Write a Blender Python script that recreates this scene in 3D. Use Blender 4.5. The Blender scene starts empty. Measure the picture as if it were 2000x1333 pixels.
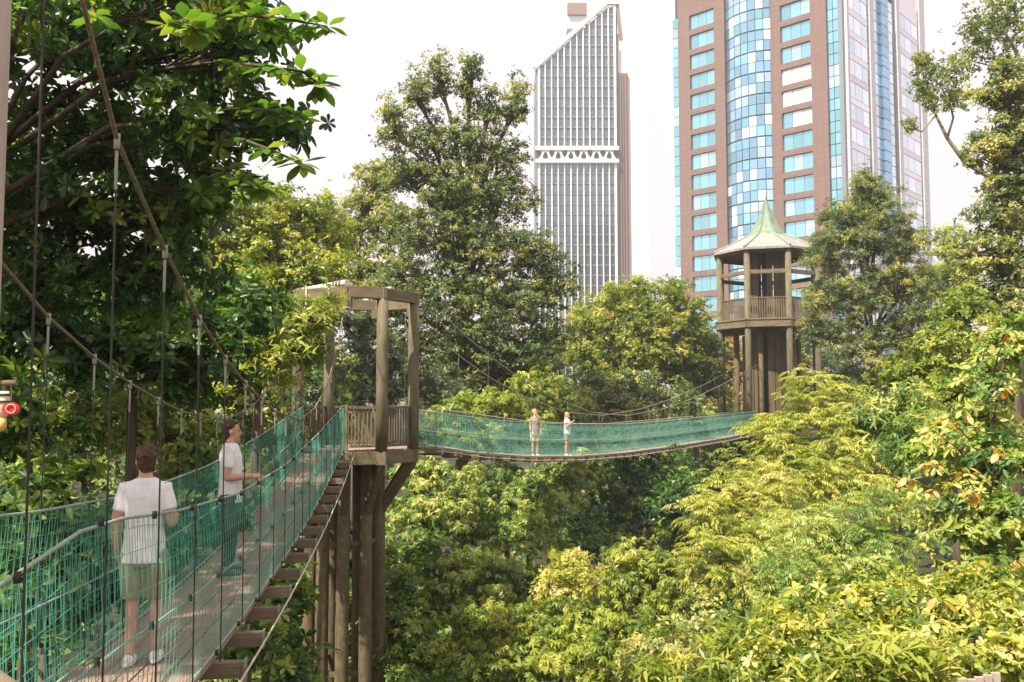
import bpy, bmesh, math, random
import numpy as np
from mathutils import Vector, Matrix

random.seed(7)
RNG = np.random.default_rng(11)
SC = bpy.context.scene
COL = SC.collection

# ------------------------------------------------------------------ camera
F, PITCH, EYE = 1732.0, math.radians(3.8), 14.0
cam_d = bpy.data.cameras.new('camera')
cam = bpy.data.objects.new('camera', cam_d)
COL.objects.link(cam)
cam_d.sensor_width = 36.0
cam_d.lens = 36.0 * F / 2000.0
cam_d.clip_start, cam_d.clip_end = 0.05, 6000.0
cam.location = (0, 0, EYE)
cam.rotation_euler = (math.pi / 2 + PITCH, 0, 0)
SC.camera = cam

# ------------------------------------------------------------------ sky, sun, exposure
SUN_TO = Vector((-0.40, -0.44, 0.80)).normalized()
world = bpy.data.worlds.new('World')
SC.world = world
world.use_nodes = True
wn, wl = world.node_tree.nodes, world.node_tree.links
bg = wn['Background']
skyt = wn.new('ShaderNodeTexSky')
skyt.sky_type = 'NISHITA'
skyt.sun_disc = False
skyt.sun_elevation = math.asin(SUN_TO.z)
skyt.sun_rotation = math.atan2(SUN_TO.x, SUN_TO.y)
skyt.air_density, skyt.dust_density, skyt.ozone_density = 1.4, 4.0, 1.0
wmix = wn.new('ShaderNodeMix')
wmix.data_type = 'RGBA'
wmix.inputs[0].default_value = 0.88
wmix.inputs[7].default_value = (5.2, 4.5, 4.7, 1)          # thin bright haze all over the sky
wl.new(skyt.outputs[0], wmix.inputs[6])
wl.new(wmix.outputs[2], bg.inputs[0])
bg.inputs[1].default_value = 0.10
sun_d = bpy.data.lights.new('sun', 'SUN')
sun_d.energy, sun_d.angle, sun_d.color = 5.0, math.radians(0.6), (1.0, 0.92, 0.77)
sun = bpy.data.objects.new('sun', sun_d)
COL.objects.link(sun)
sun.rotation_euler = SUN_TO.to_track_quat('Z', 'Y').to_euler()
sun.location = (-20, -10, 60)
SC.view_settings.view_transform = 'Standard'
SC.view_settings.look = 'None'
SC.view_settings.exposure = 1.22
SC.view_settings.gamma = 1.0
SC.view_settings.use_curve_mapping = False
SC.render.engine = 'CYCLES'
cy = SC.cycles
cy.max_bounces, cy.diffuse_bounces, cy.glossy_bounces = 6, 3, 3
cy.transmission_bounces, cy.transparent_max_bounces = 4, 8
cy.use_denoising = True
cy.caustics_reflective = cy.caustics_refractive = False
cy.sample_clamp_indirect = 6.0


def P(px, py, Y):
    """a point of the place: photo direction (2000 x 1333) at forward distance Y"""
    r, u = (px - 1000.0) / F, (666.5 - py) / F
    dy = math.cos(PITCH) - u * math.sin(PITCH)
    dz = math.sin(PITCH) + u * math.cos(PITCH)
    k = Y / dy
    return Vector((r * k, Y, EYE + dz * k))


# ------------------------------------------------------------------ materials
def new_mat(name):
    m = bpy.data.materials.new(name)
    m.use_nodes = True
    nt = m.node_tree
    return m, nt, nt.nodes, nt.links, nt.nodes['Principled BSDF']


def ramp(nodes, stops):
    r = nodes.new('ShaderNodeValToRGB')
    el = r.color_ramp.elements
    while len(el) < len(stops):
        el.new(0.5)
    for e, (p, c) in zip(el, stops):
        e.position = p
        e.color = (*c, 1)
    return r


def noisy(name, stops, scale=(4, 4, 4), nscale=1.0, rough=0.8, detail=6, bump=0.0, metal=0.0, spec=0.3, coord='Object', bdist=0.01):
    m, nt, N, L, b = new_mat(name)
    tc = N.new('ShaderNodeTexCoord')
    mp = N.new('ShaderNodeMapping')
    mp.inputs['Scale'].default_value = scale
    nz = N.new('ShaderNodeTexNoise')
    nz.inputs['Scale'].default_value = nscale
    nz.inputs['Detail'].default_value = detail
    nz.inputs['Roughness'].default_value = 0.65
    oi = N.new('ShaderNodeObjectInfo')
    ad = N.new('ShaderNodeVectorMath')
    ad.operation = 'ADD'
    sc_ = N.new('ShaderNodeVectorMath')
    sc_.operation = 'SCALE'
    sc_.inputs[3].default_value = 37.0
    L.new(oi.outputs['Random'], sc_.inputs[0])
    L.new(tc.outputs[coord], mp.inputs[0])
    L.new(mp.outputs[0], ad.inputs[0])
    L.new(sc_.outputs[0], ad.inputs[1])
    L.new(ad.outputs[0], nz.inputs['Vector'])
    r = ramp(N, stops)
    L.new(nz.outputs[0], r.inputs[0])
    L.new(r.outputs[0], b.inputs['Base Color'])
    b.inputs['Roughness'].default_value = rough
    b.inputs['Metallic'].default_value = metal
    b.inputs['Specular IOR Level'].default_value = spec
    if bump:
        bp = N.new('ShaderNodeBump')
        bp.inputs['Strength'].default_value = bump
        bp.inputs['Distance'].default_value = bdist
        L.new(nz.outputs[0], bp.inputs['Height'])
        L.new(bp.outputs[0], b.inputs['Normal'])
    return m


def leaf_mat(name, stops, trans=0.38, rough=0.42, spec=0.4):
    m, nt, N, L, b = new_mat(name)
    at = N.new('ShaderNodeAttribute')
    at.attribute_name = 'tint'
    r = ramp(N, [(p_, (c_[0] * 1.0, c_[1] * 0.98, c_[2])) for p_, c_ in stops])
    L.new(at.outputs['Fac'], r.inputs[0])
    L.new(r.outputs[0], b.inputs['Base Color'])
    b.inputs['Roughness'].default_value = rough
    b.inputs['Specular IOR Level'].default_value = spec
    tr = N.new('ShaderNodeBsdfTranslucent')
    tm = N.new('ShaderNodeMix')
    tm.data_type = 'RGBA'
    tm.blend_type = 'MULTIPLY'
    tm.inputs[0].default_value = 1.0
    tm.inputs[7].default_value = (1.35, 1.45, 0.55, 1)
    L.new(r.outputs[0], tm.inputs[6])
    L.new(tm.outputs[2], tr.inputs[0])
    mx = N.new('ShaderNodeMixShader')
    mx.inputs[0].default_value = trans
    L.new(b.outputs[0], mx.inputs[1])
    L.new(tr.outputs[0], mx.inputs[2])
    L.new(mx.outputs[0], N['Material Output'].inputs[0])
    return m


M = {}
M['timber'] = noisy('weathered_timber', [(0.25, (0.07, 0.052, 0.033)), (0.5, (0.15, 0.115, 0.072)), (0.75, (0.21, 0.18, 0.115))], (1.2, 5, 5), 1.6, 0.85, bump=0.35)
M['post'] = noisy('mossy_post', [(0.25, (0.07, 0.055, 0.035)), (0.5, (0.135, 0.115, 0.07)), (0.75, (0.18, 0.175, 0.105))], (5, 5, 1.3), 1.6, 0.85, bump=0.4)
M['column'] = noisy('dark_column_wood', [(0.25, (0.05, 0.034, 0.02)), (0.5, (0.11, 0.082, 0.045)), (0.75, (0.17, 0.145, 0.075))], (6, 6, 2.5), 1.5, 0.85, bump=0.4)
M['plank'] = noisy('red_brown_plank', [(0.25, (0.20, 0.125, 0.095)), (0.5, (0.29, 0.19, 0.145)), (0.8, (0.35, 0.26, 0.21))], (1.0, 6, 6), 1.5, 0.8, bump=0.3)
M['beam'] = noisy('grey_cross_beam', [(0.25, (0.10, 0.075, 0.05)), (0.55, (0.20, 0.15, 0.10)), (0.8, (0.32, 0.27, 0.20))], (1.5, 6, 6), 1.5, 0.85, bump=0.3)
M['bank'] = noisy('pale_plank', [(0.3, (0.26, 0.21, 0.16)), (0.7, (0.40, 0.34, 0.27))], (6, 6, 1.5), 1.5, 0.85, bump=0.3)
M['net_rope'] = noisy('teal_grey_rope', [(0.3, (0.16, 0.24, 0.20)), (0.7, (0.38, 0.44, 0.38))], (50, 50, 50), 1.0, 0.9)
M['rope'] = noisy('pale_rope', [(0.3, (0.40, 0.36, 0.26)), (0.7, (0.62, 0.58, 0.46))], (60, 60, 60), 1.0, 0.9)
M['cable'] = noisy('brown_cable', [(0.3, (0.10, 0.075, 0.05)), (0.7, (0.24, 0.19, 0.12))], (40, 40, 40), 1.0, 0.7)
M['wire'] = noisy('dark_wire', [(0.3, (0.025, 0.022, 0.02)), (0.7, (0.06, 0.05, 0.045))], (20, 20, 20), 1.0, 0.5)
M['clamp'] = noisy('galvanised_clamp', [(0.3, (0.20, 0.20, 0.16)), (0.7, (0.36, 0.35, 0.28))], (15, 15, 15), 1.0, 0.5, metal=0.3)
M['bark'] = noisy('bark', [(0.3, (0.055, 0.038, 0.026)), (0.6, (0.12, 0.088, 0.06)), (0.85, (0.2, 0.16, 0.115))], (5, 5, 1.2), 1.5, 0.95, bump=0.5, bdist=0.03)
M['pale_bark'] = noisy('pale_bark', [(0.3, (0.13, 0.10, 0.075)), (0.7, (0.30, 0.25, 0.19))], (5, 5, 1.2), 1.5, 0.95, bump=0.5, bdist=0.03)
M['soil'] = noisy('leaf_litter_soil', [(0.3, (0.02, 0.018, 0.010)), (0.55, (0.04, 0.036, 0.018)), (0.8, (0.04, 0.055, 0.02))], (0.5, 0.5, 0.5), 1.0, 0.95, detail=10, bump=0.5, bdist=0.2)
M['roof'] = noisy('pale_roof_sheet', [(0.3, (0.19, 0.19, 0.17)), (0.7, (0.31, 0.30, 0.27))], (3, 3, 3), 1.2, 0.6)
M['copper'] = noisy('green_spire_sheet', [(0.3, (0.09, 0.16, 0.115)), (0.55, (0.17, 0.23, 0.165)), (0.8, (0.33, 0.32, 0.24))], (4, 4, 0.7), 1.2, 0.55)
M['concrete'] = noisy('white_cladding', [(0.3, (0.74, 0.73, 0.73)), (0.7, (0.82, 0.81, 0.81))], (0.1, 0.1, 0.1), 1.0, 0.6)
M['brownwall'] = noisy('brown_cladding', [(0.3, (0.13, 0.09, 0.07)), (0.7, (0.19, 0.135, 0.10))], (0.4, 0.4, 0.03), 1.0, 0.6)
M['spandrel'] = noisy('grey_spandrel', [(0.3, (0.10, 0.135, 0.155)), (0.7, (0.14, 0.175, 0.195))], (0.1, 0.1, 0.1), 1.0, 0.5)
M['dark'] = noisy('dark_recess', [(0.3, (0.03, 0.035, 0.04)), (0.7, (0.05, 0.055, 0.06))], (0.2, 0.2, 0.2), 1.0, 0.7)
M['frame'] = noisy('window_frame', [(0.3, (0.14, 0.17, 0.20)), (0.7, (0.20, 0.23, 0.26))], (1, 1, 1), 1.0, 0.4)


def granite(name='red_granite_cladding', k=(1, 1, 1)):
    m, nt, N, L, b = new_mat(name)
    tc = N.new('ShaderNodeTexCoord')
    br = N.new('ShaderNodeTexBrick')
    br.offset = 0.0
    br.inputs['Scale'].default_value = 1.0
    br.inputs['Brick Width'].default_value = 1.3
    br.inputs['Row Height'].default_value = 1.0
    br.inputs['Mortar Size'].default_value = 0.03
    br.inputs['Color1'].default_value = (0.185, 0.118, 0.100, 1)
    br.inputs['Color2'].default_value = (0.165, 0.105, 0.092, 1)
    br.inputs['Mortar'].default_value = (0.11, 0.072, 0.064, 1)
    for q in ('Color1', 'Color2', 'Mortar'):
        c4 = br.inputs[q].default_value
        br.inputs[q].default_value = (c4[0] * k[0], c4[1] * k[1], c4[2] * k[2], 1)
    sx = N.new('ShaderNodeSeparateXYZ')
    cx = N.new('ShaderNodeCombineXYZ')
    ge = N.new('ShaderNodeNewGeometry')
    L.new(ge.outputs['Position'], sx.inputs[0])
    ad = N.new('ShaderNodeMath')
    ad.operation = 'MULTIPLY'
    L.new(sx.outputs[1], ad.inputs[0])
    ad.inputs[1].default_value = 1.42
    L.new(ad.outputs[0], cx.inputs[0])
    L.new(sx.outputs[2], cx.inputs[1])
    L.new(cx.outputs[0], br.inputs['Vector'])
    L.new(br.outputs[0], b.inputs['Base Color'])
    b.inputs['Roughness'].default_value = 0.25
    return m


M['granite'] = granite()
M['granite_glare'] = granite('glare_paled_granite', (3.0, 4.6, 5.6))  # granite copy lightened to paint sky glare on the right face


def glass(name, col, metal=0.75, rough=0.06, spec=0.6):
    m, nt, N, L, b = new_mat(name)
    oi = N.new('ShaderNodeObjectInfo')
    hs = N.new('ShaderNodeHueSaturation')
    hs.inputs['Color'].default_value = (*col, 1)
    mr = N.new('ShaderNodeMapRange')
    mr.inputs[3].default_value, mr.inputs[4].default_value = 0.82, 1.15
    L.new(oi.outputs['Random'], mr.inputs[0])
    L.new(mr.outputs[0], hs.inputs['Value'])
    L.new(hs.outputs[0], b.inputs['Base Color'])
    b.inputs['Metallic'].default_value = metal
    b.inputs['Roughness'].default_value = rough
    b.inputs['Specular IOR Level'].default_value = spec
    tc = N.new('ShaderNodeTexCoord')
    nz = N.new('ShaderNodeTexNoise')
    nz.inputs['Scale'].default_value = 0.6
    nz.inputs['Detail'].default_value = 1.0
    bp = N.new('ShaderNodeBump')
    bp.inputs['Strength'].default_value = 0.05
    bp.inputs['Distance'].default_value = 0.3
    L.new(tc.outputs['Object'], nz.inputs['Vector'])
    L.new(nz.outputs[0], bp.inputs['Height'])
    L.new(bp.outputs[0], b.inputs['Normal'])
    return m


M['glass_cyan'] = glass('cyan_glass', (0.27, 0.57, 0.66))
M['glass_blue'] = glass('blue_glass', (0.25, 0.46, 0.64))
M['glass_pale'] = glass('pale_glass', (0.48, 0.68, 0.76))
M['glass_haze'] = glass('glare_blue_glass', (0.80, 0.86, 0.92), 0.9, 0.12)  # pale tint puts the sky glare of the right face into the glass
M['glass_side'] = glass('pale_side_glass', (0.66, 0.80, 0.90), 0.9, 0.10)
M['glass_mauve'] = glass('pale_mauve_spandrel_glass', (0.74, 0.68, 0.72), 0.8, 0.15)
M['glass_white'] = glass('sky_white_glass', (0.80, 0.82, 0.78), 0.3, 0.2)  # near-white tint paints bright sky reflections on some panes
M['glass_grey'] = glass('grey_blue_glass', (0.10, 0.165, 0.21), 0.7, 0.1)


def net_mat(name, c1, c2):
    m, nt, N, L, b = new_mat(name)
    b.inputs['Base Color'].default_value = c1
    b.inputs['Roughness'].default_value = 0.6
    tr = N.new('ShaderNodeBsdfTranslucent')
    tr.inputs[0].default_value = c2
    mx = N.new('ShaderNodeMixShader')
    mx.inputs[0].default_value = 0.4
    L.new(b.outputs[0], mx.inputs[1])
    L.new(tr.outputs[0], mx.inputs[2])
    L.new(mx.outputs[0], N['Material Output'].inputs[0])
    return m


M['net'] = net_mat('teal_netting', (0.12, 0.46, 0.35, 1), (0.15, 0.60, 0.46, 1))
M['net_pale'] = net_mat('hazed_teal_netting', (0.24, 0.56, 0.47, 1), (0.26, 0.64, 0.54, 1))  # paler copy for the far net, light and haze put into its colour
M['skin'] = noisy('skin', [(0.3, (0.46, 0.26, 0.17)), (0.7, (0.54, 0.32, 0.22))], (8, 8, 8), 1.0, 0.55)
M['hair_brown'] = noisy('brown_hair', [(0.3, (0.03, 0.016, 0.010)), (0.7, (0.10, 0.05, 0.03))], (90, 90, 12), 1.0, 0.5, bump=0.6)
M['hair_black'] = noisy('black_hair', [(0.3, (0.012, 0.010, 0.009)), (0.7, (0.035, 0.028, 0.024))], (90, 90, 12), 1.0, 0.45, bump=0.6)
M['hair_fair'] = noisy('fair_hair', [(0.3, (0.34, 0.20, 0.10)), (0.7, (0.55, 0.38, 0.20))], (90, 90, 12), 1.0, 0.5, bump=0.6)
M['white_cloth'] = noisy('white_cotton', [(0.3, (0.66, 0.67, 0.68)), (0.7, (0.78, 0.78, 0.78))], (9, 9, 3), 1.0, 0.85, bump=0.5, bdist=0.02)
M['khaki'] = noisy('khaki_cotton', [(0.3, (0.20, 0.21, 0.13)), (0.7, (0.30, 0.30, 0.19))], (9, 9, 3), 1.0, 0.9, bump=0.5, bdist=0.02)
M['dark_cloth'] = noisy('dark_grey_cotton', [(0.3, (0.035, 0.04, 0.04)), (0.7, (0.07, 0.075, 0.07))], (9, 9, 3), 1.0, 0.9, bump=0.5, bdist=0.02)
M['taupe'] = noisy('taupe_cotton', [(0.3, (0.26, 0.19, 0.16)), (0.7, (0.36, 0.28, 0.24))], (9, 9, 3), 1.0, 0.9)
M['cream'] = noisy('cream_cotton', [(0.3, (0.60, 0.52, 0.40)), (0.7, (0.72, 0.64, 0.50))], (9, 9, 3), 1.0, 0.9)
M['paleblue'] = noisy('pale_blue_cotton', [(0.3, (0.62, 0.74, 0.78)), (0.7, (0.72, 0.82, 0.85))], (9, 9, 3), 1.0, 0.9)
M['red'] = noisy('red_plastic', [(0.3, (0.50, 0.02, 0.02)), (0.7, (0.62, 0.04, 0.03))], (9, 9, 9), 1.0, 0.4)
M['pink'] = noisy('pale_red_plastic', [(0.3, (0.70, 0.28, 0.24)), (0.7, (0.78, 0.36, 0.30))], (9, 9, 9), 1.0, 0.4)
M['ochre'] = noisy('ochre_cloth', [(0.3, (0.50, 0.34, 0.10)), (0.7, (0.60, 0.44, 0.16))], (30, 30, 30), 1.0, 0.8)
M['eye'] = noisy('dark_eye', [(0.3, (0.02, 0.015, 0.012)), (0.7, (0.03, 0.02, 0.018))], (9, 9, 9), 1.0, 0.3)

# leaf colours (each kind of plant its own range)
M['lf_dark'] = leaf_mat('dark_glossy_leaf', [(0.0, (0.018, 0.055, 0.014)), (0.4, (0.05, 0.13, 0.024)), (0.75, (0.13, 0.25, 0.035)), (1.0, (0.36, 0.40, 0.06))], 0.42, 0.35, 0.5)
M['lf_green'] = leaf_mat('green_leaf', [(0.0, (0.025, 0.075, 0.022)), (0.4, (0.10, 0.20, 0.045)), (0.75, (0.27, 0.36, 0.065)), (1.0, (0.52, 0.50, 0.16))], 0.42)
M['lf_olive'] = leaf_mat('olive_leaf', [(0.0, (0.035, 0.075, 0.032)), (0.45, (0.105, 0.165, 0.058)), (0.8, (0.25, 0.30, 0.09)), (1.0, (0.50, 0.44, 0.15))], 0.40)
M['lf_grey'] = leaf_mat('grey_green_leaf', [(0.0, (0.05, 0.09, 0.055)), (0.5, (0.13, 0.18, 0.11)), (1.0, (0.36, 0.40, 0.28))], 0.36)
M['lf_yellow'] = leaf_mat('yellow_green_leaf', [(0.0, (0.07, 0.13, 0.02)), (0.4, (0.22, 0.29, 0.04)), (0.75, (0.38, 0.41, 0.06)), (1.0, (0.58, 0.50, 0.13))], 0.45)
M['lf_gold'] = leaf_mat('golden_leaf', [(0.0, (0.09, 0.15, 0.03)), (0.35, (0.28, 0.34, 0.05)), (0.7, (0.50, 0.48, 0.08)), (1.0, (0.66, 0.55, 0.28))], 0.45)
M['lf_orange'] = leaf_mat('orange_leaf', [(0.0, (0.46, 0.28, 0.03)), (0.5, (0.58, 0.26, 0.025)), (1.0, (0.60, 0.50, 0.30))], 0.4)
M['lf_dry'] = leaf_mat('dry_leaf', [(0.0, (0.20, 0.14, 0.05)), (0.5, (0.38, 0.27, 0.08)), (1.0, (0.50, 0.36, 0.16))], 0.35)


# ------------------------------------------------------------------ object helpers
W = {}


def link(o, parent=None, Mx=None):
    COL.objects.link(o)
    Mx = Mx if Mx is not None else Matrix.Identity(4)
    W[o.name] = Mx.copy()
    if parent is not None:
        o.parent = parent
        o.matrix_parent_inverse = W[parent.name].inverted()
    o.matrix_basis = Mx
    return o


def tag(o, label=None, cat=None, group=None, kind=None):
    if label:
        o['label'] = label
    if cat:
        o['category'] = cat
    if group:
        o['group'] = group
    if kind:
        o['kind'] = kind
    return o


def empty(name, loc, label=None, cat=None, group=None):
    o = bpy.data.objects.new(name, None)
    o.empty_display_size = 0.2
    link(o, None, Matrix.Translation(Vector(loc)))
    return tag(o, label, cat, group)


class MB:
    """collects shapes (world coordinates) and links them as one mesh object"""

    def __init__(self):
        self.v, self.f = [], []

    def add(self, vs, fs):
        n = len(self.v)
        self.v += [tuple(p) for p in vs]
        self.f += [tuple(i + n for i in f) for f in fs]

    def tube(self, pts, rads, seg=6, caps=True):
        pts = [Vector(p) for p in pts]
        if not hasattr(rads, '__len__'):
            rads = [rads] * len(pts)
        vs, fs = [], []
        prev = None
        for i, p in enumerate(pts):
            t = (pts[min(i + 1, len(pts) - 1)] - pts[max(i - 1, 0)])
            t = t.normalized() if t.length > 1e-9 else Vector((0, 0, 1))
            if prev is None:
                a = t.cross(Vector((0, 0, 1)) if abs(t.z) < 0.9 else Vector((1, 0, 0))).normalized()
            else:
                a = (prev - t * prev.dot(t)).normalized()
            prev = a
            b = t.cross(a)
            for k in range(seg):
                an = 2 * math.pi * k / seg
                vs.append(p + (a * math.cos(an) + b * math.sin(an)) * rads[i])
        for i in range(len(pts) - 1):
            for k in range(seg):
                k2 = (k + 1) % seg
                fs.append((i * seg + k, i * seg + k2, (i + 1) * seg + k2, (i + 1) * seg + k))
        if caps:
            fs.append(tuple(range(seg))[::-1])
            fs.append(tuple(range((len(pts) - 1) * seg, len(pts) * seg)))
        self.add(vs, fs)

    def ellipsoid(self, c, r, Rm=None, nu=12, nv=8):
        c = Vector(c)
        vs, fs = [], []
        for j in range(nv + 1):
            th = math.pi * j / nv
            for i in range(nu):
                ph = 2 * math.pi * i / nu
                q = Vector((r[0] * math.sin(th) * math.cos(ph), r[1] * math.sin(th) * math.sin(ph), r[2] * math.cos(th)))
                vs.append(c + (Rm @ q if Rm else q))
        for j in range(nv):
            for i in range(nu):
                i2 = (i + 1) % nu
                fs.append((j * nu + i, (j + 1) * nu + i, (j + 1) * nu + i2, j * nu + i2))
        self.add(vs, fs)

    def loft(self, rings, seg=14, caps=True):
        """rings: (centre, rx, ry) horizontal ellipses going up"""
        vs, fs = [], []
        for c, rx, ry in rings:
            c = Vector(c)
            for k in range(seg):
                an = 2 * math.pi * k / seg
                vs.append(c + Vector((rx * math.cos(an), ry * math.sin(an), 0)))
        n = len(rings)
        for i in range(n - 1):
            for k in range(seg):
                k2 = (k + 1) % seg
                fs.append((i * seg + k, i * seg + k2, (i + 1) * seg + k2, (i + 1) * seg + k))
        if caps:
            fs.append(tuple(range(seg))[::-1])
            fs.append(tuple(range((n - 1) * seg, n * seg)))
        self.add(vs, fs)

    def prism(self, poly, z0, z1):
        n = len(poly)
        vs = [(x, y, z0) for x, y in poly] + [(x, y, z1) for x, y in poly]
        fs = [tuple(range(n))[::-1], tuple(range(n, 2 * n))]
        fs += [(i, (i + 1) % n, n + (i + 1) % n, n + i) for i in range(n)]
        self.add(vs, fs)

    def mesh(self, name, mat, smooth=False):
        me = bpy.data.meshes.new(name)
        me.from_pydata(self.v, [], self.f)
        bm = bmesh.new()
        bm.from_mesh(me)
        bmesh.ops.recalc_face_normals(bm, faces=bm.faces)
        bm.to_mesh(me)
        bm.free()
        me.materials.append(mat)
        if smooth:
            me.polygons.foreach_set('use_smooth', [True] * len(me.polygons))
        return me

    def build(self, name, mat, parent=None, smooth=False, origin=None):
        if origin is not None:
            o3 = Vector(origin)
            self.v = [tuple(Vector(p) - o3) for p in self.v]
        o = bpy.data.objects.new(name, self.mesh(name, mat, smooth))
        return link(o, parent, Matrix.Translation(Vector(origin)) if origin is not None else None)


UNIT = {}


def unit(shape, mat):
    key = (shape, mat.name)
    if key in UNIT:
        return UNIT[key]
    m = MB()
    if shape == 'box':
        bm = bmesh.new()
        bmesh.ops.create_cube(bm, size=1.0)
        me = bpy.data.meshes.new('box_' + mat.name)
        bm.to_mesh(me)
        bm.free()
        me.materials.append(mat)
    else:
        seg = int(shape[3:])
        m.tube([(-0.5, 0, 0), (0.5, 0, 0)], 0.5, seg)
        me = m.mesh(shape + mat.name, mat)
        for p in me.polygons:
            p.use_smooth = len(p.vertices) == 4
    UNIT[key] = me
    return me


def frame_of(p0, p1, up=Vector((0, 0, 1))):
    p0, p1 = Vector(p0), Vector(p1)
    x = (p1 - p0).normalized()
    if abs(x.dot(up)) > 0.98:
        up = Vector((0, 1, 0))
    y = up.cross(x).normalized()
    z = x.cross(y)
    return x, y, z


def bar(name, parent, mat, p0, p1, w, h, shape='box', up=Vector((0, 0, 1))):
    """straight piece from p0 to p1: width w (sideways), h (upwards); alike pieces share mesh data"""
    p0, p1 = Vector(p0), Vector(p1)
    x, y, z = frame_of(p0, p1, up)
    Mx = Matrix.Identity(4)
    Mx.col[0][:3] = x * (p1 - p0).length
    Mx.col[1][:3] = y * w
    Mx.col[2][:3] = z * h
    Mx.col[3][:3] = (p0 + p1) / 2
    return link(bpy.data.objects.new(name, unit(shape, mat)), parent, Mx)


def timber(name, parent, mat, p0, p1, w, h, bev=0.02, up=Vector((0, 0, 1)), taper=1.0):
    """heavier squared timber with worn (bevelled) edges"""
    p0, p1 = Vector(p0), Vector(p1)
    x, y, z = frame_of(p0, p1, up)
    Lg = (p1 - p0).length
    bm = bmesh.new()
    bmesh.ops.create_cube(bm, size=1.0)
    for v in bm.verts:
        k = taper if v.co.x > 0 else 1.0
        v.co = Vector((v.co.x * Lg, v.co.y * w * k, v.co.z * h * k))
    bmesh.ops.bevel(bm, geom=list(bm.edges), offset=bev, segments=2, affect='EDGES', profile=0.6)
    me = bpy.data.meshes.new(name)
    bm.to_mesh(me)
    bm.free()
    me.materials.append(mat)
    Mx = Matrix.Identity(4)
    Mx.col[0][:3], Mx.col[1][:3], Mx.col[2][:3] = x, y, z
    Mx.col[3][:3] = (p0 + p1) / 2
    return link(bpy.data.objects.new(name, me), parent, Mx)


def interp(tab):
    xs, ys = [a for a, b in tab], [b for a, b in tab]
    return lambda s: float(np.interp(s, xs, ys))


# ------------------------------------------------------------------ terrain
def T(x, y):
    z = 2.0
    z += 0.42 * max(0.0, min(x - 3.0, 14.0))
    z += 0.42 * max(0.0, min(-6.0 - x, 12.0))
    z += 0.20 * max(0.0, min(y - 42.0, 26.0)) * (0.4 if x < 6 else 0.8)
    z += 0.5 * math.sin(0.31 * x + 1.3) * math.cos(0.27 * y) + 0.25 * math.sin(0.9 * x + 0.6 * y)
    if y > 90:
        z += min((y - 90) * 0.01, 1.0)
    return z


def build_ground():
    xs = np.concatenate([np.linspace(-3000, -140, 7), np.linspace(-110, -40, 8), np.linspace(-36, 44, 81), np.linspace(48, 120, 9), np.linspace(160, 3000, 7)])
    ys = np.concatenate([np.linspace(-300, -20, 6), np.linspace(-12, 80, 93), np.linspace(85, 140, 8), np.linspace(180, 5000, 9)])
    me = bpy.data.meshes.new('ground')
    vs = [(x, y, T(x, y)) for y in ys for x in xs]
    nx = len(xs)
    fs = [(j * nx + i, j * nx + i + 1, (j + 1) * nx + i + 1, (j + 1) * nx + i) for j in range(len(ys) - 1) for i in range(nx - 1)]
    me.from_pydata(vs, [], fs)
    me.materials.append(M['soil'])
    o = link(bpy.data.objects.new('ground', me))
    tag(o, 'dark leaf litter ground of the wooded valley', kind='structure')


build_ground()


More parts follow.
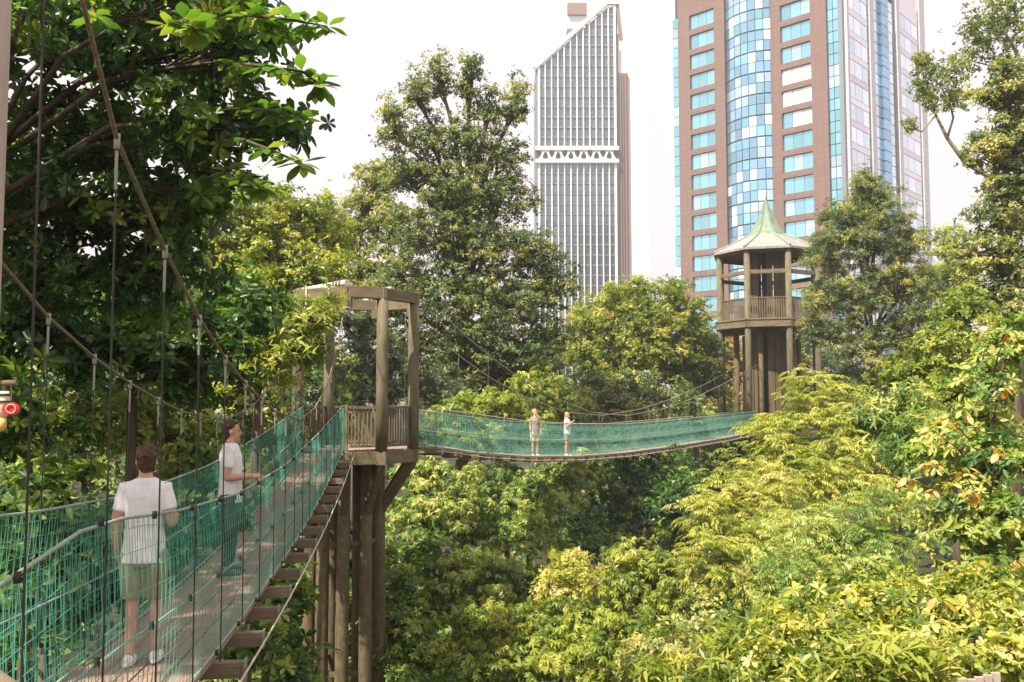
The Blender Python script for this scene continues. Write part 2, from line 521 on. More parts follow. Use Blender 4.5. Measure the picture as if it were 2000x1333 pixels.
# ------------------------------------------------------------------ far buildings
def white_tower():
    Y = 330.0
    X = lambda px: P(px, 400, Y).x
    Z = lambda py: P(1100, py, Y).z
    t = empty('office_tower', (X(1125), Y + 12, T(X(1125), Y)), 'slim grey glazed office tower with white ribs and slanted top behind the trees', 'building')
    zb = T(X(1125), Y)
    # slanted top edge of the front: height at a given column
    slope = interp([(1040, 134), (1050, 130), (1188, 8), (1212, 8)])
    # dark core behind the glazing, following the slanted top
    m = MB()
    pts = [(X(1046), zb), (X(1209), zb), (X(1209), Z(12)), (X(1190), Z(12)), (X(1051), Z(133)), (X(1046), Z(136))]
    vs = [(x, Y + 1.0, z) for x, z in pts] + [(x, Y + 22, z) for x, z in pts]
    n = len(pts)
    m.add(vs, [tuple(range(n)), tuple(range(2 * n - 1, n - 1, -1))] + [(i, n + i, n + (i + 1) % n, (i + 1) % n) for i in range(n)])
    m.build('core_wall', M['spandrel'], t)
    cols = np.linspace(1053, 1203, 13)
    rows_up = [288 - 20 * k for k in range(0, 15)]
    rows_lo = [318 + 20 * k for k in range(0, 14)]
    w = X(cols[1]) - X(cols[0])
    h20 = Z(100) - Z(120)
    rib_w = 0.15 * w
    glass_me = bpy.data.meshes.new('tower_pane')
    for kind in ('pane',):
        bm = bmesh.new()
        bmesh.ops.create_cube(bm, size=1.0)
        for v in bm.verts:
            v.co = Vector((v.co.x * (w - rib_w), v.co.y * 0.2, v.co.z * h20 * 0.66))
        bm.to_mesh(glass_me)
        bm.free()
        glass_me.materials.append(M['glass_grey'])
    def pane(px, py):
        link(bpy.data.objects.new('pane', glass_me), t, Matrix.Translation((X(px), Y + 0.86, Z(py))))
    for i in range(12):
        xc = (cols[i] + cols[i + 1]) / 2
        for y0 in rows_up[:-1]:
            if y0 - 17 > slope(xc) + 3:
                pane(xc, y0 - 8)
        for y0 in rows_lo[:-1]:
            pane(xc, y0 + 10)
    # white ribs, each up to the slanted edge
    for i, c in enumerate(cols):
        wide = 2.2 if i in (0, 12) else 1.0
        bar('rib', t, M['concrete'], (X(c), Y + 0.25, Z(288)), (X(c), Y + 0.25, Z(slope(c) + 1)), rib_w * wide, 1.0)
        bar('rib', t, M['concrete'], (X(c), Y + 0.25, zb), (X(c), Y + 0.25, Z(318)), rib_w * wide, 1.0)
    # pale floor bands between the panes
    for y0 in rows_up[1:-1]:
        xl = 1052 if y0 > 134 else np.interp(y0, [8, 130], [1188, 1052])
        bar('floor_band', t, M['spandrel'], (X(xl), Y + 0.7, Z(y0)), (X(1204), Y + 0.7, Z(y0)), 0.5, 0.55)
    for y0 in rows_lo[1:-1]:
        bar('floor_band', t, M['spandrel'], (X(1050), Y + 0.7, Z(y0)), (X(1204), Y + 0.7, Z(y0)), 0.5, 0.55)
    # slanted white coping and top
    bar('coping', t, M['concrete'], (X(1044), Y + 0.1, Z(133)), (X(1189), Y + 0.1, Z(5)), 1.9, 1.5)
    bar('coping', t, M['concrete'], (X(1187), Y + 0.12, Z(6)), (X(1212), Y + 0.12, Z(6)), 1.9, 1.3)
    # white refuge-floor band with crossed struts
    for y0 in (291, 316):
        bar('band_beam', t, M['concrete'], (X(1046), Y - 0.6, Z(y0)), (X(1209), Y - 0.6, Z(y0)), 1.6, 1.35)
    bar('band_recess', t, M['dark'], (X(1046), Y + 0.62, Z(303.5)), (X(1209), Y + 0.62, Z(303.5)), 0.3, 3.8)
    for i in range(12):
        a, b = cols[i], cols[i + 1]
        if i % 2 == 0:
            bar('strut', t, M['concrete'], (X(a), Y - 0.5, Z(314)), (X(b), Y - 0.5, Z(293)), 0.7, 0.62)
        else:
            bar('strut', t, M['concrete'], (X(a), Y - 0.5, Z(293)), (X(b), Y - 0.5, Z(314)), 0.7, 0.62)
        bar('strut', t, M['concrete'], (X((a + b) / 2), Y - 0.45, Z(314)), (X((a + b) / 2), Y - 0.45, Z(293)), 0.5, 0.5)
    # brown shaft and the white wing beside it
    bar('brown_shaft', t, M['brownwall'], (X(1220), Y + 2.1, zb), (X(1220), Y + 2.1, Z(140)), X(1230) - X(1210), 1.2)
    for q in (1214.5, 1219, 1225):
        bar('shaft_rib', t, M['brownwall'], (X(q), Y + 1.2, zb), (X(q), Y + 1.2, Z(142)), 0.35, 0.6)
    m = MB()
    pl = [(X(1211), zb), (X(1268), zb), (X(1268), Z(128)), (X(1213), Z(92)), (X(1213), Z(60)), (X(1211), Z(60))]
    n = len(pl)
    vs = [(x, Y + 2.6, z) for x, z in pl] + [(x, Y + 40, z) for x, z in pl]
    m.add(vs, [tuple(range(n)), tuple(range(2 * n - 1, n - 1, -1))] + [(i, n + i, n + (i + 1) % n, (i + 1) % n) for i in range(n)])
    m.build('white_wing', M['concrete'], t)
    bar('wing_edge', t, M['concrete'], (X(1266), Y + 2.4, zb), (X(1266), Y + 2.4, Z(131)), 1.0, 1.0)
    # roof plant: white plant room, brown cradle and crane arm
    bar('plant_room', t, M['concrete'], (X(1112), Y + 15, Z(22)), (X(1205), Y + 15, Z(22)), 10, 5.0)
    bar('cradle', t, M['brownwall'], (X(1113), Y + 9.5, Z(-2)), (X(1152), Y + 9.5, Z(-2)), 2.0, 4.6)
    bar('crane_arm', t, M['brownwall'], (X(1216), Y + 0.4, Z(78)), (X(1206), Y + 0.4, Z(-20)), 1.3, 0.9)
    bar('crane_mast', t, M['brownwall'], (X(1203), Y + 4, Z(10)), (X(1203), Y + 4, Z(-30)), 0.8, 0.8)


def granite_tower():
    C0, u, v = Vector((57.4, 149.8, 0)), Vector((-0.723, 0.691, 0)), Vector((0.691, 0.722, 0))
    n1, n2 = Vector((-0.691, -0.723, 0)), Vector((0.722, -0.691, 0))
    zb, zt = T(55, 165), 108.0
    t = empty('office_tower', (C0 + u * 17 + v * 19).to_tuple()[:2] + (zb,), 'tall red-brown granite office tower with curved blue glass bay behind the roofed lookout', 'building')
    def a_px(px):
        k = (px - 1000) / F
        return (C0.x - k * C0.y) / (k * u.y - u.x)
    def b_px(px):
        k = (px - 1000) / F
        return (k * C0.y - C0.x) / (v.x - k * v.y)
    def box(name, o0, dirv, nrm, a0, a1, z0, z1, out0, out1, mat, parent=None):
        """block on a face: along dirv a0..a1, up z0..z1, out along the normal from out0 to out1"""
        c = o0 + dirv * ((a0 + a1) / 2) + nrm * ((out0 + out1) / 2)
        p0, p1 = Vector((c.x, c.y, z0)), Vector((c.x, c.y, z1))
        Mx = Matrix.Identity(4)
        Mx.col[0][:3] = dirv * abs(a1 - a0)
        Mx.col[1][:3] = nrm * (out1 - out0)
        Mx.col[2][:3] = Vector((0, 0, z1 - z0))
        Mx.col[3][:3] = (p0 + p1) / 2
        return link(bpy.data.objects.new(name, unit('box', mat)), parent or t, Mx)
    Lf, Lr = a_px(1322), b_px(1822)
    # inner body
    m = MB()
    q = [C0 + u * 0.4 + v * 0.4 , C0 + u * (Lf - 0.4) + v * 0.4, C0 + u * (Lf - 0.4) + v * (Lr - 0.4), C0 + u * 0.4 + v * (Lr - 0.4)]
    m.prism([(p.x, p.y) for p in q], zb, zt)
    m.build('core_wall', M['dark'], t)
    zw = P(1570, 318, (C0 + u * a_px(1570)).y).z      # centre of one window row
    rows = [zw + 4.0 * k for k in range(-8, 9)]
    hw = 1.46
    def stack(px0, pxw0, pxw1, px1, f, o0, dirv, nrm, pick, npane, gm, sm=None, out=0.48):
        sm = sm or gm
        A = sorted([f(px0), f(pxw0), f(pxw1), f(px1)])
        box('granite_pier', o0, dirv, nrm, A[0], A[1], zb, zt, -0.39, 0.5, gm)
        box('granite_pier', o0, dirv, nrm, A[2], A[3], zb, zt, -0.39, 0.5, gm)
        prev = zb
        for k, z in enumerate(rows):
            box('granite_spandrel' if sm is gm else 'glass_spandrel', o0, dirv, nrm, A[1], A[2], prev, z - hw, -0.39, out, sm)
            prev = z + hw
            w = box('window', o0, dirv, nrm, A[1], A[2], z - hw, z + hw, -0.38, 0.02, M['frame'])
            for j in range(npane):
                e0 = A[1] + (A[2] - A[1]) * j / npane + 0.06
                e1 = A[1] + (A[2] - A[1]) * (j + 1) / npane - 0.06
                box('pane', o0, dirv, nrm, e0, e1, z - hw + 0.1, z + hw - 0.1, 0.021, 0.07, pick(k, j), w)
        box('granite_spandrel' if sm is gm else 'glass_spandrel', o0, dirv, nrm, A[1], A[2], prev, zt, -0.39, out, sm)
    def pk1(k, j):
        return M['glass_pale'] if (k, j) in ((9, 0), (9, 1), (7, 2)) else M['glass_cyan']
    def pk2(k, j):
        return M['glass_white'] if k in (11, 12) or (k == 10 and j < 2) else (M['glass_pale'] if (k * 3 + j) % 5 == 0 else M['glass_cyan'])
    stack(1335, 1358, 1407, 1428, a_px, C0, u, n1, pk1, 3, M['granite'])
    stack(1520, 1540, 1600, 1632, a_px, C0, u, n1, pk2, 3, M['granite'])
    # flat glass strips at the two ends of the front
    for p0, p1, cnt in ((1322, 1335, 1), (1632, 1655, 2)):
        A0, A1 = sorted((a_px(p0), a_px(p1)))
        for k in range(len(rows)):
            for hlf in (0, 1):
                z0 = rows[k] - 2.0 + 2.0 * hlf
                for c in range(cnt):
                    e0, e1 = A0 + (A1 - A0) * c / cnt, A0 + (A1 - A0) * (c + 1) / cnt
                    box('strip_pane', C0, u, n1, e0 + 0.05, e1 - 0.05, z0 + 0.05, z0 + 1.93, -0.35, 0.05, M['glass_cyan'] if (k + hlf) % 4 else M['glass_pale'])
    box('corner_pier', C0, u, n1, 0.0, a_px(1655), zb, zt, -0.39, 0.35, M['frame'])
    # curved glass bay
    A0, A1 = sorted((a_px(1428), a_px(1520)))
    mid, half, sag = (A0 + A1) / 2, (A1 - A0) / 2, 1.7
    R = (half * half + sag * sag) / (2 * sag)
    cc = C0 + u * mid + n1 * (sag - R)
    amax = math.asin(half / R)
    nb = 7
    m = MB()
    poly = []
    for i in range(nb * 2 + 1):
        th = -amax + 2 * amax * i / (nb * 2)
        p = cc + u * ((R - 0.25) * math.sin(th)) + n1 * ((R - 0.25) * math.cos(th))
        poly.append((p.x, p.y))
    pin = [C0 + u * A1 - n1 * 0.3, C0 + u * A0 - n1 * 0.3]
    poly += [(p.x, p.y) for p in pin]
    m.prism(poly, zb, zt)
    m.build('bay_core', M['frame'], t)
    rr = random.Random(4)
    gl = [M['glass_blue']] * 4 + [M['glass_pale']] * 3 + [M['glass_cyan']] * 2 + [M['glass_white']]  # tints mixed to imitate sky and cloud reflections across the bay
    for i in range(nb):
        t0, t1 = -amax + 2 * amax * i / nb, -amax + 2 * amax * (i + 1) / nb
        p0 = cc + u * (R * math.sin(t0)) + n1 * (R * math.cos(t0))
        p1 = cc + u * (R * math.sin(t1)) + n1 * (R * math.cos(t1))
        d = (p1 - p0)
        dn = d.normalized()
        nn = Vector((dn.y, -dn.x, 0))
        if nn.dot(n1) < 0:
            nn = -nn
        for k in range(len(rows) * 2):
            z0 = rows[0] - 2.0 + 2.0 * k
            g = rr.choice(gl)
            tilt = nn + Vector((rr.uniform(-.02, .02), rr.uniform(-.02, .02), 0))
            box('bay_pane', p0, dn, nn, 0.07, d.length - 0.07, z0 + 0.07, z0 + (1.8 if k % 2 else 1.95), -0.14, 0.0, g)
    # right face: granite paled to paint in glare, with windows, a recessed glass strip, a far stack
    stack(1666, 1670, 1712, 1720, b_px, C0, v, n2, lambda k, j: M['glass_side'] if (k + j) % 3 else M['glass_haze'], 3, M['granite_glare'], M['glass_mauve'], 0.10)
    stack(1766, 1772, 1812, 1822, b_px, C0, v, n2, lambda k, j: M['glass_side'] if (k + j) % 3 else M['glass_haze'], 3, M['granite_glare'], M['glass_mauve'], 0.10)
    B0, B1 = b_px(1722), b_px(1764)
    for k in range(len(rows) * 2):
        z0 = rows[0] - 2.0 + 2.0 * k
        for c in range(3):
            e0, e1 = B0 + (B1 - B0) * c / 3, B0 + (B1 - B0) * (c + 1) / 3
            box('strip_pane', C0, v, n2, e0 + 0.06, e1 - 0.06, z0 + 0.06, z0 + 1.92, -0.36, -0.1 + 0.5 * (c == 1), M['glass_blue'] if c == 1 else M['glass_side'])


white_tower()
granite_tower()

# ------------------------------------------------------------------ platform tower in the middle
TC = Vector((-4.13, 23.4, 0))
TR = 1.65
TANG = [-12, -56, -88, -143, 170, 127, 80, 35]
DECK = EYE - 1.24


def oct_pt(c, r, ang, z):
    return Vector((c.x + r * math.cos(math.radians(ang)), c.y + r * math.sin(math.radians(ang)), z))


def balustrade(t, a, b, z0, z1, wood, n, rw=0.07, bw=0.035):
    """handrail, foot rail and single balusters between two corners"""
    d = (b - a)
    dn = d.normalized()
    a, b = a + dn * 0.1, b - dn * 0.1
    bar('handrail', t, wood, (a.x, a.y, z1 - 0.03), (b.x, b.y, z1 - 0.03), rw * 1.3, 0.06)
    bar('foot_rail', t, wood, (a.x, a.y, z0 + 0.1), (b.x, b.y, z0 + 0.1), rw, 0.06)
    for i in range(n):
        p = a.lerp(b, (i + 0.5) / n)
        bar('baluster', t, wood, (p.x, p.y, z0 + 0.131), (p.x, p.y, z1 - 0.061), bw, bw)


def platform_tower():
    g = T(TC.x, TC.y)
    t = empty('platform_tower', (TC.x, TC.y, g), 'open timber platform tower with eight-sided beam ring joining the two footbridges', 'tower')
    zr0 = EYE + 2.50
    C = [oct_pt(TC, TR, a, 0) for a in TANG]
    # deck: rim boards and boards
    for i in range(8):
        a, b = C[i], C[(i + 1) % 8]
        k = 1.0
        pa, pb = TC + (a - TC) * k, TC + (b - TC) * k
        timber('rim_board', t, M['timber'], (pa.x, pa.y, DECK - 0.19), (pb.x, pb.y, DECK - 0.19), 0.10, 0.32, 0.012)
    for i in range(14):
        x = -1.44 + i * 0.2215
        hy = math.sqrt(max(0.0, 1.52 ** 2 - x * x)) * 0.96
        bar('deck_board', t, M['plank'], (TC.x + x, TC.y - hy, DECK - 0.02), (TC.x + x, TC.y + hy, DECK - 0.02), 0.21, 0.04)
    for a in (-60, 0, 60):
        d = oct_pt(Vector((0, 0, 0)), TR * 0.9, a, 0)
        timber('joist', t, M['timber'], (TC.x - d.x, TC.y - d.y, DECK - 0.16 - 0.003 * abs(a) / 60), (TC.x + d.x, TC.y + d.y, DECK - 0.16 - 0.003 * abs(a) / 60), 0.12, 0.22, 0.01)
    # posts: front right, right, left, back left, back
    for i in (0, 1, 3, 5):
        p = TC + (C[i] - TC) * 0.97
        m = MB()
        r = 0.15
        m.tube([(p.x, p.y, DECK - 0.03), (p.x + 0.004, p.y, DECK + 1.4), (p.x, p.y + 0.006, DECK + 2.6), (p.x, p.y, zr0 + 0.02)], [r, r * 0.98, r * 0.97, r * 0.95], 14)
        m.build('post', M['post'], t, True, origin=(p.x, p.y, DECK))
        bar('collar', t, M['timber'], (p.x, p.y, DECK - 0.36), (p.x, p.y, DECK - 0.03), 0.26, 0.26)
    # ring of roof beams with projecting stubs at the corners
    for i in range(8):
        a, b = C[i], C[(i + 1) % 8]
        zz = zr0 + 0.15 + (0.012 if i % 2 else 0)
        e = (b - a).normalized() * 0.07
        timber('ring_beam', t, M['timber'], (a.x - e.x, a.y - e.y, zz), (b.x + e.x, b.y + e.y, zz), 0.17, 0.29, 0.015)
    for i in (2, 4, 6, 7):
        p = C[i]
        timber('corner_block', t, M['timber'], (p.x, p.y, zr0 - 0.22), (p.x, p.y, zr0 + 0.02), 0.24, 0.24, 0.015)
    # cable saddle: two pale log rolls with rope windings lying on the ring
    ztop = zr0 + 0.33
    for k, (a0, a1) in enumerate(((170, -88), (127, -20))):
        p, q = oct_pt(TC, TR * (0.98 if k else 1.0), a0, ztop + 0.07), oct_pt(TC, TR * 0.95, a1, ztop + 0.07)
        if k:
            q = p.lerp(q, 0.80)
        lg = bar('saddle_log', t, M['rope'], p, q, 0.17, 0.17, 'cyl12')
        for f in (0.08, 0.12, 0.2, 0.78, 0.84, 0.9):
            c = p.lerp(q, f)
            dd = (q - p).normalized() * 0.035
            bar('rope_winding', lg, M['beam'], c - dd, c + dd, 0.20, 0.20, 'cyl12')
    # balustrades on the sides without a bridge
    for i in (0, 1, 3, 4, 5, 6):
        a, b = C[i], C[(i + 1) % 8]
        n = max(5, int((a - b).length / 0.115))
        k = 0.955
        balustrade(t, TC + (a - TC) * k, TC + (b - TC) * k, DECK, DECK + 1.08, M['timber'], n)
    for i in (2, 4, 6, 7):
        p = TC + (C[i] - TC) * 0.955
        timber('rail_post', t, M['timber'], (p.x, p.y, DECK + 0.005), (p.x, p.y, DECK + 1.12), 0.10, 0.10, 0.012)
    # columns under the deck and raking braces to the rim
    cols = []
    for a, rr_ in ((-160, 0.90), (-122, 0.86), (-86, 0.86), (-48, 0.86), (-9, 0.84), (35, 0.8), (80, 0.8), (127, 0.85)):
        p = oct_pt(TC - Vector((0.16, 0, 0)), rr_, a, 0)
        lean = oct_pt(Vector((0, 0, 0)), 0.10, a, 0)
        m = MB()
        gz = T(p.x, p.y) - 0.3
        zs = [DECK - 0.27, DECK - 3.5, DECK - 7.0, gz]
        pts = [(p.x + lean.x * j / 3 + 0.012 * math.sin(a + j * 2), p.y + lean.y * j / 3, z) for j, z in enumerate(zs)]
        m.tube(pts, [0.15, 0.165, 0.175, 0.19], 14)
        m.build('column', M['column'], t, True, origin=(p.x, p.y, DECK - 6))
        cols.append(p)
    for ci, vi in ((0, 3), (2, 2), (3, 1), (4, 0), (5, 7), (7, 5)):
        p, q = cols[ci], TC + (C[vi] - TC) * 0.98
        timber('brace', t, M['column'], (p.x, p.y, DECK - 1.75), (q.x, q.y, DECK - 0.36), 0.17, 0.17, 0.015)
    # lattice of horizontal ties between the columns
    for z in (DECK - 2.4, DECK - 5.6):
        for i in range(8):
            a, b = cols[i], cols[(i + 1) % 8]
            bar('tie', t, M['column'], (a.x, a.y, z + 0.012 * i), (b.x, b.y, z + 0.012 * i), 0.06, 0.12)
    # white rope tails hanging from the front beam
    for f in (0.25, 0.68):
        a, b = C[3].lerp(C[2], f), None
        nrm = (a - TC).normalized() * 0.10
        bar('rope_tail', t, M['rope'], (a.x + nrm.x, a.y + nrm.y, zr0 - 0.25), (a.x + nrm.x, a.y + nrm.y, zr0 + 0.36), 0.06, 0.06, 'cyl8')


platform_tower()

# ------------------------------------------------------------------ roofed lookout tower far along
LC = P(1500, 640, 58)
LR = 3.25
LANG = [-83 + 45 * k for k in range(8)]


def lookout():
    c = Vector((LC.x, LC.y, 0))
    mpp = 58 / F
    g = T(c.x, c.y)
    t = empty('lookout_tower', (c.x, c.y, g), 'eight-sided timber lookout tower with pale roof and green pointed spire', 'tower')
    z_deck, z_eave = P(1500, 640, 58).z, P(1500, 497, 58).z
    z_mid, z_rail = P(1500, 543, 58).z, P(1500, 590, 58).z
    for a in LANG:
        p = oct_pt(c, LR, a, 0)
        m = MB()
        m.tube([(p.x, p.y, T(p.x, p.y) - 0.4), (p.x, p.y, z_deck - 2), (p.x, p.y, z_eave + 0.1)], [0.21, 0.20, 0.19], 12)
        m.build('post', M['post'], t, True, origin=(p.x, p.y, z_deck))
    for i in range(8):
        a, b = oct_pt(c, LR, LANG[i], 0), oct_pt(c, LR, LANG[(i + 1) % 8], 0)
        o = 0.01 * (i % 2)
        timber('eave_beam', t, M['timber'], (a.x, a.y, z_eave - 0.12 + o), (b.x, b.y, z_eave - 0.12 + o), 0.2, 0.34, 0.02)
        timber('mid_rail', t, M['timber'], (a.x, a.y, z_mid + o), (b.x, b.y, z_mid + o), 0.16, 0.26, 0.02)
        ka, kb = oct_pt(c, LR * 1.07, LANG[i], 0), oct_pt(c, LR * 1.07, LANG[(i + 1) % 8], 0)
        timber('rim_board', t, M['timber'], (ka.x, ka.y, z_deck + o), (kb.x, kb.y, z_deck + o), 0.14, 0.42, 0.02)
        timber('rim_ledge', t, M['timber'], (ka.x, ka.y, z_deck + 0.28 + o), (kb.x, kb.y, z_deck + 0.28 + o), 0.24, 0.1, 0.02)
        balustrade(t, a, b, z_deck + 0.25, z_rail, M['timber'], 16, 0.1, 0.07)
    m = MB()
    m.prism([tuple(oct_pt(c, LR * 1.05, a, 0))[:2] for a in LANG], z_deck - 0.1, z_deck + 0.2)
    m.build('deck', M['plank'], t)
    for k in range(4):
        a = oct_pt(Vector((0, 0, 0)), LR * 1.02, LANG[k], 0)
        timber('joist', t, M['timber'], (c.x - a.x, c.y - a.y, z_deck - 0.28 - 0.004 * k), (c.x + a.x, c.y + a.y, z_deck - 0.28 - 0.004 * k), 0.16, 0.34, 0.02)
    # stair core: upright boards round the middle, from the ground up to the eaves
    for k in range(20):
        a0, a1 = 18 * k, 18 * k + 15.5
        gap = k in (3, 9, 13)
        p, q = oct_pt(c, 1.45, a0, 0), oct_pt(c, 1.45, a1, 0)
        pm = (p + q) / 2
        if not gap:
            bar('core_board', t, M['column'], (pm.x, pm.y, g), (pm.x, pm.y, z_eave + 0.3), (p - q).length, 0.07, up=Vector((pm.x - c.x, pm.y - c.y, 0)).normalized())
    for a in (-120, -60, 10, 60, 120, 180):
        p = oct_pt(c, 2.1, a, 0)
        m = MB()
        m.tube([(p.x, p.y, T(p.x, p.y) - 0.4), (p.x, p.y, z_deck - 0.45)], [0.2, 0.18], 10)
        m.build('inner_post', M['column'], t, True, origin=(p.x, p.y, z_deck - 4))
    # lower landing for the bridge
    zl = EYE - 2.0
    m = MB()
    m.prism([tuple(oct_pt(c, LR * 1.05, a, 0))[:2] for a in LANG], zl - 0.35, zl)
    m.build('lower_landing', M['timber'], t)
    # roof: low eight-sided skirt, then a steep concave spire
    re_, rk = 3.62, 1.28
    z0, z1 = z_eave + 0.0, P(1500, 463, 58).z
    zt = P(1503, 392, 58).z
    A = LANG
    for i in range(8):
        m = MB()
        a, b = A[i], A[(i + 1) % 8]
        pts = []
        for r, z in ((re_, z0 - 0.02), (2.4, z0 + 0.50 * (z1 - z0)), (rk, z1)):
            pts += [oct_pt(c, r, a, z), oct_pt(c, r, b, z)]
        top = [Vector(p) for p in pts]
        bot = [p - Vector((0, 0, 0.14)) for p in top]
        fs = [(0, 1, 3, 2), (2, 3, 5, 4), (7, 6, 8, 9), (9, 8, 10, 11), (1, 0, 6, 7), (0, 2, 8, 6), (2, 4, 10, 8), (3, 1, 7, 9), (5, 3, 9, 11), (4, 5, 11, 10)]
        m.add(top + bot, fs)
        m.build('roof_panel', M['roof'], t, origin=(c.x, c.y, z0))
        p, q = oct_pt(c, re_ + 0.02, a, z0 + 0.03), oct_pt(c, rk, a, z1 + 0.03)
        mid = oct_pt(c, 2.4, a, z0 + 0.5 * (z1 - z0) + 0.03)
        m = MB()
        m.tube([p, mid, q], 0.06, 6)
        m.build('roof_hip', M['roof'], t, origin=(c.x, c.y, z0))
        m = MB()
        prof = [(rk, z1 - 0.02), (0.78, z1 + 0.28 * (zt - z1)), (0.42, z1 + 0.62 * (zt - z1)), (0.06, zt)]
        pts = []
        for r, z in prof:
            pts += [oct_pt(c, r, a, z), oct_pt(c, r, b, z)]
        inner = [Vector((c.x + (p.x - c.x) * 0.9, c.y + (p.y - c.y) * 0.9, p.z - 0.03)) for p in pts]
        fs = [(0, 1, 3, 2), (2, 3, 5, 4), (4, 5, 7, 6), (9, 8, 10, 11), (11, 10, 12, 13), (13, 12, 14, 15), (1, 0, 8, 9), (6, 7, 15, 14)]
        m.add(pts + inner, fs)
        m.build('spire_panel', M['copper'], t, origin=(c.x, c.y, z1))
        m = MB()
        m.tube([oct_pt(c, r + 0.01, a, z) for r, z in prof], [0.05, 0.045, 0.04, 0.03], 5)
        m.build('spire_seam', M['copper'], t, origin=(c.x, c.y, z1))
    m = MB()
    m.tube([(c.x, c.y, zt - 0.1), (c.x, c.y, zt + 0.35)], [0.06, 0.015], 6)
    m.build('finial', M['copper'], t, origin=(c.x, c.y, zt))


lookout()


# ------------------------------------------------------------------ suspension footbridges
def net_mesh(name, fa, s0, s1, zb, zt, rad, step, lean, nrow, mat):
    """real strands: two leaning families plus level ones, as one mesh"""
    segs = []
    n = int((s1 - s0) / step)
    for sg in (-1, 1):
        for i in range(n):
            s = s0 + (i + (0.25 if sg > 0 else 0.75)) * step
            pts = []
            for j in range(4):
                f = j / 3
                ss = min(max(s + sg * lean * (f - 0.5) + 0.006 * random.uniform(-1, 1), s0), s1)
                pts.append(fa(ss, zb(ss) + (zt(ss) - zb(ss)) * f, 0.03 * math.sin(math.pi * f)))
            segs += [(pts[j], pts[j + 1]) for j in range(3)]
    ns = int((s1 - s0) / 0.45)
    for r in range(nrow):
        f = (r + 0.5) / nrow
        pv = None
        for i in range(ns + 1):
            ss = s0 + (s1 - s0) * i / ns
            p = fa(ss, zb(ss) + (zt(ss) - zb(ss)) * f + 0.012 * random.uniform(-1, 1), 0.03 * math.sin(math.pi * f))
            if pv is not None:
                segs.append((pv, p))
            pv = p
    A = np.array([tuple(a) for a, b in segs])
    B = np.array([tuple(b) for a, b in segs])
    d = B - A
    d /= np.linalg.norm(d, axis=1)[:, None]
    ref = np.where(np.abs(d[:, 2:3]) > 0.7, np.array([[1.0, 0, 0]]), np.array([[0, 0, 1.0]]))
    a = np.cross(d, ref)
    a /= np.linalg.norm(a, axis=1)[:, None]
    b = np.cross(d, a)
    V = []
    for Q in (A, B):
        for k in range(3):
            an = 2 * math.pi * k / 3
            V.append(Q + rad * (a * math.cos(an) + b * math.sin(an)))
    V = np.stack(V, 1).reshape(-1, 3)
    n = len(A)
    base = (np.arange(n) * 6)[:, None, None]
    q = np.array([[0, 1, 4, 3], [1, 2, 5, 4], [2, 0, 3, 5]])[None]
    return quads_mesh(name, V, (base + q).reshape(-1, 4), mat)


def quads_mesh(name, V, Q, mat, tint=None):
    me = bpy.data.meshes.new(name)
    nv, nf = len(V), len(Q)
    me.vertices.add(nv)
    me.vertices.foreach_set('co', np.ascontiguousarray(V, dtype=np.float32).ravel())
    me.loops.add(nf * 4)
    me.loops.foreach_set('vertex_index', np.ascontiguousarray(Q, dtype=np.int32).ravel())
    me.polygons.add(nf)
    me.polygons.foreach_set('loop_start', np.arange(0, nf * 4, 4, dtype=np.int32))
    if tint is not None:
        at = me.attributes.new('tint', 'FLOAT', 'FACE')
        at.data.foreach_set('value', np.ascontiguousarray(tint, dtype=np.float32))
    me.update(calc_edges=True)
    me.materials.append(mat)
    return me


